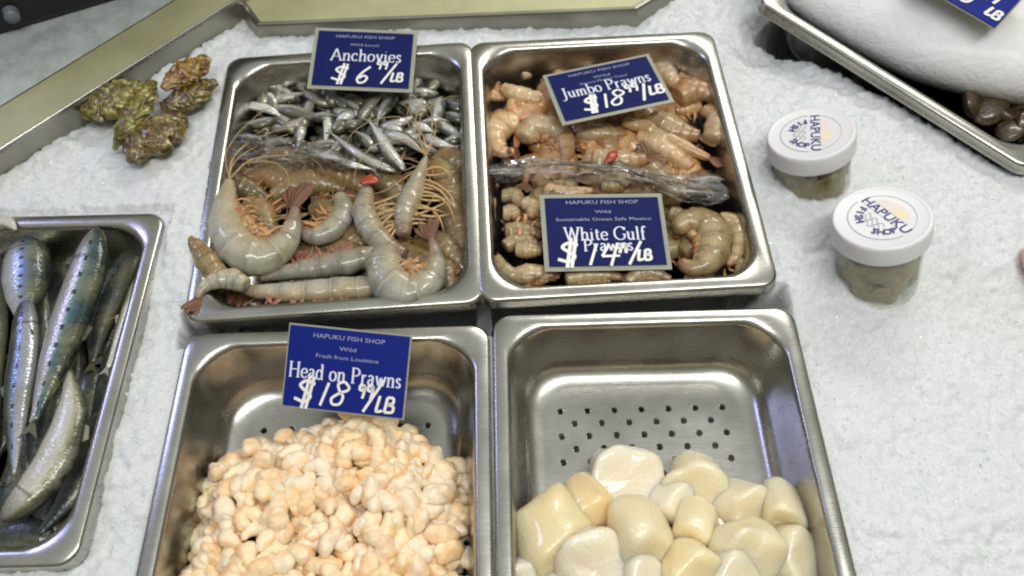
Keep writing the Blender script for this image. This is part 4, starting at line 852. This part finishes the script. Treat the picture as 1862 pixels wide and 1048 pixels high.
# ------------------------------------------------------------------ lettering
GL = {
 'A': (.80, [[(.02, 0), (.36, 1)], [(.36, 1), (.74, 0)], [(.14, .34), (.60, .34)], [(-.07, 0), (.13, 0)], [(.60, 0), (.86, 0)]]),
 'W': (1.12, [[(.06, 1), (.32, 0)], [(.32, 0), (.55, .95)], [(.55, .95), (.80, 0)], [(.80, 0), (1.04, 1)], [(-.06, 1), (.2, 1)], [(.92, 1), (1.16, 1)], [(.45, 1), (.6, 1)]]),
 'G': (.86, ['c', [(.76, .80), (.62, .97), (.38, 1), (.12, .82), (.04, .5), (.12, .18), (.38, 0), (.62, .04), (.76, .16)], [(.76, .16), (.76, .42)], [(.60, .42), (.90, .42)], [(.77, .75), (.77, .98)]]),
 'H': (.86, [[(.12, 0), (.12, 1)], [(.70, 0), (.70, 1)], [(.12, .52), (.70, .52)], [(0, 0), (.25, 0)], [(0, 1), (.25, 1)], [(.57, 0), (.83, 0)], [(.57, 1), (.83, 1)]]),
 'P': (.68, [[(.12, 0), (.12, 1)], 'c', [(.12, 1), (.42, .98), (.60, .76), (.44, .52), (.12, .47)], [(0, 0), (.28, 0)], [(0, 1), (.14, 1)]]),
 'J': (.46, ['c', [(.27, 1), (.27, .3), (.25, -.05), (.12, -.22), (-.06, -.2)], [(.12, 1), (.42, 1)]]),
 'a': (.52, ['c', [(.06, .52), (.2, .62), (.36, .54), (.37, .3), (.37, .08), (.48, .02)], 'c', [(.37, .36), (.16, .32), (.05, .16), (.14, .01), (.28, .04), (.37, .16)]]),
 'n': (.62, [[(.12, 0), (.12, .6)], 'c', [(.12, .42), (.26, .6), (.42, .58), (.47, .4), (.47, 0)], [(0, 0), (.24, 0)], [(.35, 0), (.60, 0)], [(.0, .6), (.12, .6)]]),
 'c': (.50, ['c', [(.43, .48), (.34, .6), (.2, .61), (.06, .44), (.06, .2), (.18, .02), (.33, .01), (.45, .12)]]),
 'h': (.62, [[(.12, 0), (.12, 1)], 'c', [(.12, .42), (.26, .6), (.42, .58), (.47, .4), (.47, 0)], [(0, 0), (.24, 0)], [(.35, 0), (.60, 0)], [(.0, 1), (.12, 1)]]),
 'o': (.56, ['c', [(.27, .62), (.1, .52), (.05, .3), (.1, .08), (.27, -.01), (.44, .08), (.5, .3), (.44, .52), (.27, .62)]]),
 'v': (.56, [[(.08, .6), (.28, 0)], [(.28, 0), (.48, .6)], [(0, .6), (.2, .6)], [(.38, .6), (.56, .6)]]),
 'i': (.30, [[(.13, 0), (.13, .6)], [(.02, 0), (.25, 0)], [(.02, .6), (.13, .6)], [(.10, .84), (.17, .84)]]),
 'e': (.52, ['c', [(.07, .33), (.44, .35), (.40, .55), (.26, .62), (.09, .5), (.05, .26), (.16, .04), (.32, 0), (.46, .11)]]),
 's': (.42, ['c', [(.34, .5), (.22, .62), (.08, .52), (.12, .37), (.28, .26), (.33, .12), (.2, -.01), (.05, .09)]]),
 'u': (.62, ['c', [(.12, .6), (.12, .2), (.2, .02), (.34, .02), (.46, .18)], [(.46, .6), (.46, 0)], [(.0, .6), (.12, .6)], [(.34, .6), (.46, .6)], [(.46, 0), (.58, 0)]]),
 'm': (.92, [[(.12, 0), (.12, .6)], 'c', [(.12, .42), (.25, .6), (.39, .57), (.43, .4), (.43, 0)], 'c', [(.43, .42), (.57, .6), (.70, .57), (.75, .4), (.75, 0)], [(0, 0), (.24, 0)], [(.33, 0), (.54, 0)], [(.64, 0), (.88, 0)], [(0, .6), (.12, .6)]]),
 'b': (.58, [[(.10, 0), (.10, 1)], 'c', [(.10, .42), (.24, .6), (.42, .56), (.52, .32), (.44, .06), (.28, 0), (.10, .12)], [(-.02, 1), (.1, 1)]]),
 'r': (.46, [[(.12, 0), (.12, .6)], 'c', [(.12, .38), (.24, .58), (.40, .56)], [(0, 0), (.27, 0)], [(0, .6), (.12, .6)]]),
 'w': (.82, [[(.08, .6), (.26, 0)], [(.26, 0), (.42, .55)], [(.42, .55), (.58, 0)], [(.58, 0), (.75, .6)], [(0, .6), (.18, .6)], [(.66, .6), (.84, .6)]]),
 't': (.38, ['c', [(.16, .82), (.16, .2), (.22, .03), (.36, .06)], [(.03, .6), (.34, .6)]]),
 'l': (.30, [[(.13, 0), (.13, 1)], [(.02, 0), (.25, 0)], [(.02, 1), (.13, 1)]]),
 'f': (.36, ['c', [(.40, .94), (.28, 1.02), (.16, .86), (.15, .3), (.15, 0)], [(.02, .6), (.32, .6)], [(.03, 0), (.28, 0)]]),
 'd': (.60, [[(.46, 0), (.46, 1)], 'c', [(.46, .44), (.32, .61), (.14, .55), (.05, .3), (.12, .06), (.28, 0), (.46, .14)], [(.34, 1), (.46, 1)], [(.46, 0), (.58, 0)]]),
 ' ': (.34, [])}
PEN = {
 '$': (.95, ['c', [(.86, .80), (.50, .90), (.24, .72), (.50, .50), (.70, .34), (.46, .12), (.02, .22)], [(.62, 1.12), (.36, -.14)], [(.80, 1.08), (.54, -.14)]]),
 '1': (.42, [[(.40, 1), (.06, 0)]]),
 '4': (.80, [[(.44, 1), (.10, .42)], [(.10, .42), (.86, .44)], [(.74, .86), (.44, -.06)]]),
 '6': (.78, ['c', [(.80, 1.02), (.40, .66), (.12, .26), (.22, .0), (.52, .06), (.66, .32), (.46, .44), (.22, .28)]]),
 '8': (.82, ['c', [(.84, .80), (.62, 1.0), (.36, .88), (.44, .60), (.60, .38), (.48, .06), (.18, .02), (.12, .26), (.46, .52), (.78, .66), (.84, .82)]]),
 '9': (.60, ['c', [(.50, .90), (.20, .98), (.10, .66), (.36, .60), (.52, .92), (.46, .4), (.36, 0)]]),
 '/': (.50, [[(.66, 1.05), (-.06, -.05)]]),
 'L': (.48, ['c', [(.30, 1), (.12, .12), (.20, .02), (.52, .10)]]),
 'B': (.60, [[(.22, .95), (.08, .02)], 'c', [(.22, .95), (.58, .92), (.56, .60), (.22, .52), (.60, .42), (.56, .08), (.08, .02)]]),
 '3': (.6, ['c', [(.15, .9), (.5, 1), (.55, .7), (.25, .55), (.6, .4), (.45, .02), (.05, .1)]])}
_zs = [0]
def ribbon(mb, pts, wv, wh, z, smooth):
    P = np.array(pts, float)
    if smooth: P = catmull(P, 6 * len(pts))
    T = np.gradient(P, axis=0) if len(P) > 2 else np.array([P[1] - P[0]] * 2)
    T = T / (np.linalg.norm(T, axis=1)[:, None] + 1e-9); Nn = np.stack([-T[:, 1], T[:, 0]], 1)
    hw = (wh + (wv - wh) * np.abs(T[:, 1]) ** 1.3)[:, None] / 2
    A = P + Nn * hw; B = P - Nn * hw; _zs[0] = (_zs[0] + 1) % 40; zz = z + _zs[0] * .000004
    v = [(x, y, zz) for x, y in A] + [(x, y, zz) for x, y in B]; k = len(P)
    mb.add(v, [(i, k + i, k + i + 1, i + 1) for i in range(k - 1)])
def strokes(mb, font, txt, x, y, size, wv, wh, z, track=0, sx=1.0, width=None, center=False):
    tot = sum(font[c][0] + track for c in txt) * size
    if width: sx = width / tot
    if center: x = x - tot * sx / 2
    for c in txt:
        adv, st = font[c]; sm = False
        for q in st:
            if q == 'c': sm = True; continue
            ribbon(mb, [(x + a * size * sx, y + b * size) for a, b in q], wv, wh, z, sm and len(q) > 2); sm = False
        x += (adv + track) * size * sx
    return x
def small_text(mb, txt, x, y, size, z, width=None, rot=0):
    cu = bpy.data.curves.new('t', 'FONT'); cu.body = txt; cu.size = size; cu.align_x = 'CENTER'; cu.resolution_u = 2
    o = bpy.data.objects.new('t', cu); C.objects.link(o); bpy.context.view_layer.update()
    me = bpy.data.meshes.new_from_object(o.evaluated_get(bpy.context.evaluated_depsgraph_get()))
    vs = np.array([v.co for v in me.vertices]).reshape(-1, 3); fs = [tuple(p.vertices) for p in me.polygons]
    bpy.data.objects.remove(o); bpy.data.curves.remove(cu); bpy.data.meshes.remove(me)
    if width and len(vs): vs[:, 0] *= width / (vs[:, 0].max() - vs[:, 0].min())
    cr, sr = math.cos(rot), math.sin(rot)
    mb.add([(x + a * cr - b * sr, y + a * sr + b * cr, z) for a, b, _ in vs], fs)

# ------------------------------------------------------------------ price cards
CW, CH = .107, .0706
def price_card(loc, rot, label, small, names, price, sleeve=.0045, cardmat=M_CARD, mat=None):
    sc_ = 1.0
    if len(loc) == 2: loc, sc_ = loc
    root = empty('price_card', loc); root.scale = (sc_, sc_, sc_)
    if mat is not None: root.matrix_world = mat
    else:
        root.rotation_mode = 'QUATERNION'; root.rotation_quaternion = (Matrix.Rotation(R(rot[2]), 3, 'Z') @ Matrix.Rotation(R(rot[0]), 3, 'X') @ Matrix.Rotation(R(rot[1]), 3, 'Y')).to_quaternion()
    tag(root, label, 'price card', 'blue price cards')
    mb = MB(); s = sleeve; x0, y0 = CW / 2 + s, CH / 2 + s
    for i in range(9):                                  # slightly bowed plastic sleeve
        xa, xb = -x0 + 2 * x0 * i / 9, -x0 + 2 * x0 * (i + 1) / 9; za, zb = (-.0012 * (1 - (xa / x0) ** 2), -.0012 * (1 - (xb / x0) ** 2))
        mb.add([(xa, -y0, -.0012 + 0 * za), (xb, -y0, -.0012), (xb, y0, -.0012), (xa, y0, -.0012), (xa, -y0, -.0020), (xb, -y0, -.0020), (xb, y0, -.0020), (xa, y0, -.0020)],
               [(0, 1, 2, 3), (7, 6, 5, 4), (0, 4, 5, 1), (3, 2, 6, 7)] + ([(0, 3, 7, 4)] if i == 0 else []) + ([(1, 5, 6, 2)] if i == 8 else []))
    mb.build('sleeve', M_SLEEVE, root, False)
    mb = MB(); box(mb, -CW / 2, CW / 2, -CH / 2, CH / 2, -.0011, 0); mb.build('card', cardmat, root, False)
    mb = MB(); mf = MB()
    for txt, y, size, wd in small: small_text(mf, txt, 0, y, size, .0003, wd)
    if mf.v: mf.build('small_print', M_INKD, root, False)
    for txt, x, y, size, wd in names: strokes(mb, GL, txt, x, y, size, .0019, .0009, .0004, .05, width=wd, center=True)
    if mb.v: mb.build('lettering', M_INK, root, False)
    mb = MB()
    for txt, x, y, size, wt, sx_ in price: strokes(mb, PEN, txt, x, y, size, wt, wt * .92, .0007, .08, sx_)
    mb.build('handwritten_price', M_PEN, root, False)
    return root
def toward(p, k): return tuple(CAM_C + (np.array(p) - CAM_C) * k), k        # nearer the eye, and that much smaller
HS = 'HAPUKU FISH SHOP'
price_card(toward((-.1378, .1843, -.0099), .953), (13.1, 1.3, -3.3), 'upright blue card reading Anchovies at the back of its pan', [(HS, .0268, .0052, .066), ('Wild Local', .0165, .0045, .032)], [('Anchovies', .004, -.003, .0150, .079)],
           [('$', -.033, -.031, .0215, .0027, 1.0), ('6', -.006, -.031, .0205, .0027, .95), ('99', .016, -.013, .0105, .0022, .95), ('/', .024, -.030, .024, .0026, .9), ('LB', .032, -.028, .0115, .0025, 1.0)])
price_card((.1239, .0994, .0245), (-5.2, -2.7, 12.1), 'tilted blue card reading Jumbo Prawns, the upper one in the right pan', [(HS, .0268, .0052, .066), ('Wild', .0175, .0045, .018), ('Sonora Mexico Trawl', .0112, .0045, .050)], [('Jumbo Prawns', 0, -.004, .0150, .094)],
           [('$', -.032, -.031, .0225, .0034, .9), ('1', -.010, -.030, .0205, .0027, .6), ('8', -.0045, -.029, .0215, .0027, 1.0), ('99', .016, -.015, .012, .0027, .9), ('/', .030, -.030, .023, .003, .45), ('LB', .037, -.025, .0135, .003, 1.0)])
price_card((.1095, -.0724, .0130), (7.6, 3.1, 1.8), 'blue card reading White Gulf Prawns lying on the front prawns', [(HS, .0285, .0054, .068), ('Wild', .0186, .0045, .015), ('Sustainable Ocean Safe Mexico', .0107, .0047, .089)], [('White Gulf', .000, -.0095, .0132, .076), ('Prawns', .002, -.0205, .0118, .046)],
           [('$', -.046, -.034, .0240, .0034, .95), ('14', -.018, -.035, .0205, .0027, 1.05), ('99', .0085, -.0235, .0095, .0030, .85), ('/', .020, -.034, .0215, .0028, .85), ('LB', .0265, -.031, .0110, .0028, 1.0)])
price_card(toward((-.1225, -.1952, -.0192), .962), (31.1, -1.8, -7.5), 'blue card reading Head on Prawns standing over the peeled shrimp', [(HS, .0265, .0056, .064), ('Wild', .0172, .0050, .015), ('Fresh from Louisiana', .0095, .0048, .056), ('o', -.045, .0052, .006)], [('Head on Prawns', 0, -.0095, .0130, .101)],
           [('$', -.044, -.033, .0235, .0029, .9), ('1', -.021, -.032, .0205, .0025, .9), ('8', -.0125, -.030, .0205, .0025, 1.0), ('99', .013, -.022, .0120, .0025, .9), ('/', .020, -.032, .0265, .0026, .85), ('LB', .0285, -.032, .0140, .0026, 1.0)], .0016, M_CARD_LIT)
# card on the white fish: bottom corner at (1810,50)
zc = .088
A_, B_, D_ = at(1810, 50, zc), at(1724, 0, zc + .004), at(1862, 24, zc + .004)
ux = (A_ - B_); ux /= np.linalg.norm(ux); uy = (D_ - A_); uy -= ux * (uy @ ux); uy /= np.linalg.norm(uy); uz = np.cross(ux, uy)
cc_ = A_ - ux * (CW / 2) + uy * (CH / 2)
Mx = Matrix(((ux[0], uy[0], uz[0], cc_[0]), (ux[1], uy[1], uz[1], cc_[1]), (ux[2], uy[2], uz[2], cc_[2]), (0, 0, 0, 1)))
price_card((0, 0, 0), None, 'blue card with white handwriting on the large white fish, upper right corner', [(HS, .0285, .0054, .068)], [], [('$', -.03, -.028, .024, .003, 1), ('18', -.005, -.028, .022, .003, 1), ('99', .024, -.012, .012, .003, 1), ('LB', .036, -.028, .012, .003, 1)], .0012, M_CARD_LIT, mat=Mx)

# ------------------------------------------------------------------ jars of oysters
def jar(top, axis, r, depth, spin, label):
    q = Vector((0, 0, 1)).rotation_difference(Vector(axis).normalized()); root = empty('oyster_jar'); root.rotation_mode = 'QUATERNION'
    root.rotation_quaternion = q; root.location = Vector(top) - q @ Vector((0, 0, depth))
    tag(root, label, 'jar', 'white lidded jars on the ice')
    def lathe(prof, name, m, N=56, par=root):
        mb = MB(); v = [(x * math.cos(2 * PI * j / N), x * math.sin(2 * PI * j / N), z) for x, z in prof for j in range(N)]
        mb.add(v, [(i * N + j, i * N + (j + 1) % N, (i + 1) * N + (j + 1) % N, (i + 1) * N + j) for i in range(len(prof) - 1) for j in range(N)])
        return mb.build(name, m, par)
    D = depth; lh = .020
    lid = lathe([(r * .95, D - lh - .001), (r * 1.0, D - lh), (r * 1.01, D - lh + .002), (r, D - .006), (r * .995, D - .003), (r * .975, D - .0012), (r * .94, D - .0006), (r * .90, D - .0012), (r * .86, D - .0016), (r * .4, D - .0016), (.0001, D - .0016)], 'lid', M_LID)
    g = r * .90
    lathe([(.0001, 0), (g * .88, 0), (g * .97, .003), (g, .009), (g, D - lh - .007), (g * .95, D - lh - .001), (g * .95, D - lh + .006), (g * .91, D - lh + .006), (g * .91, D - lh - .003), (g * .95, D - lh - .009), (g * .955, .010), (g * .90, .005), (.0001, .004)], 'glass', M_GLASS)
    # oyster meats inside
    cont = lathe([(.0001, .006), (g * .72, .007), (g * .80, .02), (g * .80, D - lh - .012), (g * .6, D - lh - .008), (.0001, D - lh - .008)], 'contents', M_BRINE)
    rs_ = random.Random(int(abs(spin) * 100))
    for k in range(64):
        a = 2 * PI * k / 64 * 7.03; s_ = rs_.uniform(.010, .0165); z = rs_.uniform(.012, D - lh - .012)
        mb = MB(); pth = [(-s_ * .8, 0, 0), (0, s_ * .35, s_ * .1), (s_ * .8, 0, 0)]
        loft(mb, catmull(pth, 12), np.array([.2, .6, .85, 1, 1.1, 1, .9, 1, .9, .75, .5, .15]) * s_ * .60, np.array([.2, .6, .85, 1, 1, 1, 1, 1, .9, .75, .5, .15]) * s_ * .30, 12)
        o = mb.build('oyster_meat', M_MEAT, cont); rad = g * .945 - s_ * .38
        o.location = (rad * math.cos(a), rad * math.sin(a), z)
        o.rotation_euler = (Matrix.Rotation(a, 3, 'Z') @ Matrix.Rotation(PI / 2, 3, 'Y') @ Matrix.Rotation(rs_.uniform(0, 3.1), 3, 'Z')).to_euler()
    # printed emblem on the lid, a thin printed layer
    em = empty('emblem'); em.parent = lid; em.location = (0, 0, D - .0013); em.rotation_euler = (0, 0, spin)
    er = r * .66
    mb = MB(); N = 60; ring = lambda a0, a1, r0, r1, z: mb.add([(q_ * math.cos(t), q_ * math.sin(t), z) for q_ in (r0, r1) for t in np.linspace(a0, a1, N)], [(i, N + i, N + i + 1, i + 1) for i in range(N - 1)])
    ring(R(185), R(355), er, er * 1.035, 0); ring(R(10), R(170), er, er * 1.02, 0); mb.build('emblem_ring', M_GREYINK, em, False)
    mb = MB(); mb.add([(er * .9 * math.cos(t), er * .86 * math.sin(t) * 1.0 + 0, .00004) for t in np.linspace(R(22), R(158), 24)], [tuple(range(24))]); 
    v = mb.v; mb2 = MB(); mb2.add([(x * .92, y * .85 + er * .05, z) for x, y, z in v], [tuple(range(24))]); 
    o = mb2.build('emblem_field', M_PEACHL, em, False)
    mb = MB(); mb.add([(er * .22 + er * .26 * math.cos(t), er * .52 + er * .18 * math.sin(t), .00010) for t in np.linspace(0, 2 * PI, 24)[:-1]], [tuple(range(23))]); mb.build('emblem_sun', M_PEARLL, em, False)
    mb = MB(); mb.add([(x, y, .00012) for x, y in ((-er * .98, er * .02), (er * .98, er * .02), (er * .98, er * .30), (-er * .98, er * .30))], [(0, 1, 2, 3)]); mb.build('emblem_bar', M_LID, em, False)
    mb = MB(); small_text(mb, 'HAPUKU', 0, er * .0, er * .44, .0003, er * 1.95)
    for i, ch in enumerate('FISH'):
        t = R(196 + i * 16); small_text(mb, ch, er * .80 * math.cos(t), er * .80 * math.sin(t), er * .34, .0003, None, t + PI / 2)
    for i, ch in enumerate('SHOP'):
        t = R(300 + i * 16); small_text(mb, ch, er * .80 * math.cos(t), er * .80 * math.sin(t), er * .34, .0003, None, t + PI / 2)
    # bold the print by a second slightly shifted copy
    v0, f0 = list(mb.v), list(mb.f)
    for dx_, dy_, dz_ in ((.0004, 0, .00001), (0, .0004, .00002), (.0004, .0004, .00003)): mb.add([(x + dx_, y + dy_, z + dz_) for x, y, z in v0], f0)
    mb.build('emblem_lettering', M_NAVY, em, False)
    mb = MB(); t = np.linspace(0, PI, 14)
    for k in range(3): ribbon(mb, [(-er * .4 + er * .8 * i / 13, -er * (.22 + .15 * k) + er * .06 * math.sin(i * 1.3 + k)) for i in range(14)], .0007, .0007, .0002, True)
    mb.build('emblem_waves', M_GREYINK, em, False)
M_PEACHL = flat('pale_peach_print', (.80, .72, .70), .5, .08); M_PEARLL = flat('pale_yellow_print', (.84, .74, .52), .5, .1)
jar(tuple(at(1474, 240, .054)), (-.2763, .1972, .9406), .0397, .072, R(-102), 'white lidded jar tilted and sunk deeper in the ice, nearer the big fish pan')
jar(tuple(at(1604, 393, .066)), (-.2457, .2013, .9482), .0400, .084, R(-66), 'white lidded jar standing higher, its glass showing grey oyster meat')

# ------------------------------------------------------------------ upper right pan: big white fish and clams
P = px_path([(1350, -130), (1450, -60), (1580, 0), (1730, 50), (1900, 75), (2050, 70)], .030); N = 60; Pc = catmull(P, N); s = np.linspace(0, 1, N)
mm = mpp(1700, 40, .03); a = np.interp(s, [0, .1, .3, .55, .8, 1], [30, 70, 105, 140, 150, 110]) * mm
ce = Pc[30]
wf = empty('white_fish', tuple(ce)); tag(wf, 'big smooth white fish belly lying in the pan at the upper right', 'fish')
mb = MB(); loft(mb, Pc - ce, a, a * .52, 40, 1); mb.build('body', M_FISHW, wf)
rs = random.Random(9)
T, D, L = frames(Pc - ce, 1)
G_C = 'brown clams under the white fish'
def clam_mesh():
    mb = MB(); N, M = 16, 18; v = []
    for i in range(N + 1):
        th = PI * i / N
        for j in range(M):
            ph = 2 * PI * j / M; x, y, z = math.sin(th) * math.cos(ph), math.sin(th) * math.sin(ph), math.cos(th)
            rg = 1 + .03 * math.sin(9 * th); v.append((.020 * x * rg * (1 - .18 * y), .017 * y * rg, .011 * z * rg))
    mb.add(v, [(i * M + j, (i + 1) * M + j, (i + 1) * M + (j + 1) % M, i * M + (j + 1) % M) for i in range(N) for j in range(M)]); return mb.mesh('clam', M_CLAM)
CM = clam_mesh()
for k, (u, v) in enumerate([(1795, 195), (1822, 212), (1850, 215), (1838, 238), (1868, 240), (1880, 215), (1768, 190), (1900, 245), (1855, 190), (1880, 270)]):
    o = bpy.data.objects.new('clam', CM); C.objects.link(o); o.location = at(u, v, .010 - .004 * (k % 3)); o.rotation_euler = (rs.uniform(-1, 1), rs.uniform(-1, 1), rs.uniform(0, 6)); q_ = rs.uniform(.75, 1.15); o.scale = (q_, q_, q_ * .75)
    tag(o, 'brown clam shell tucked under the big white fish', 'clam', G_C)
# pink piece at the right edge
mb = MB(); loft(mb, catmull([(0, -.022, 0), (.002, 0, .004), (.010, .022, 0)], 16), np.interp(np.linspace(0, 1, 16), [0, .3, .7, 1], [.001, .008, .009, .001]), np.interp(np.linspace(0, 1, 16), [0, .3, .7, 1], [.001, .006, .006, .001]), 12)
o = mb.build('seafood_piece', M_PINK); o.location = at(1869, 480, .006); tag(o, 'pink piece of seafood on the ice, cut off by the right edge', 'seafood')
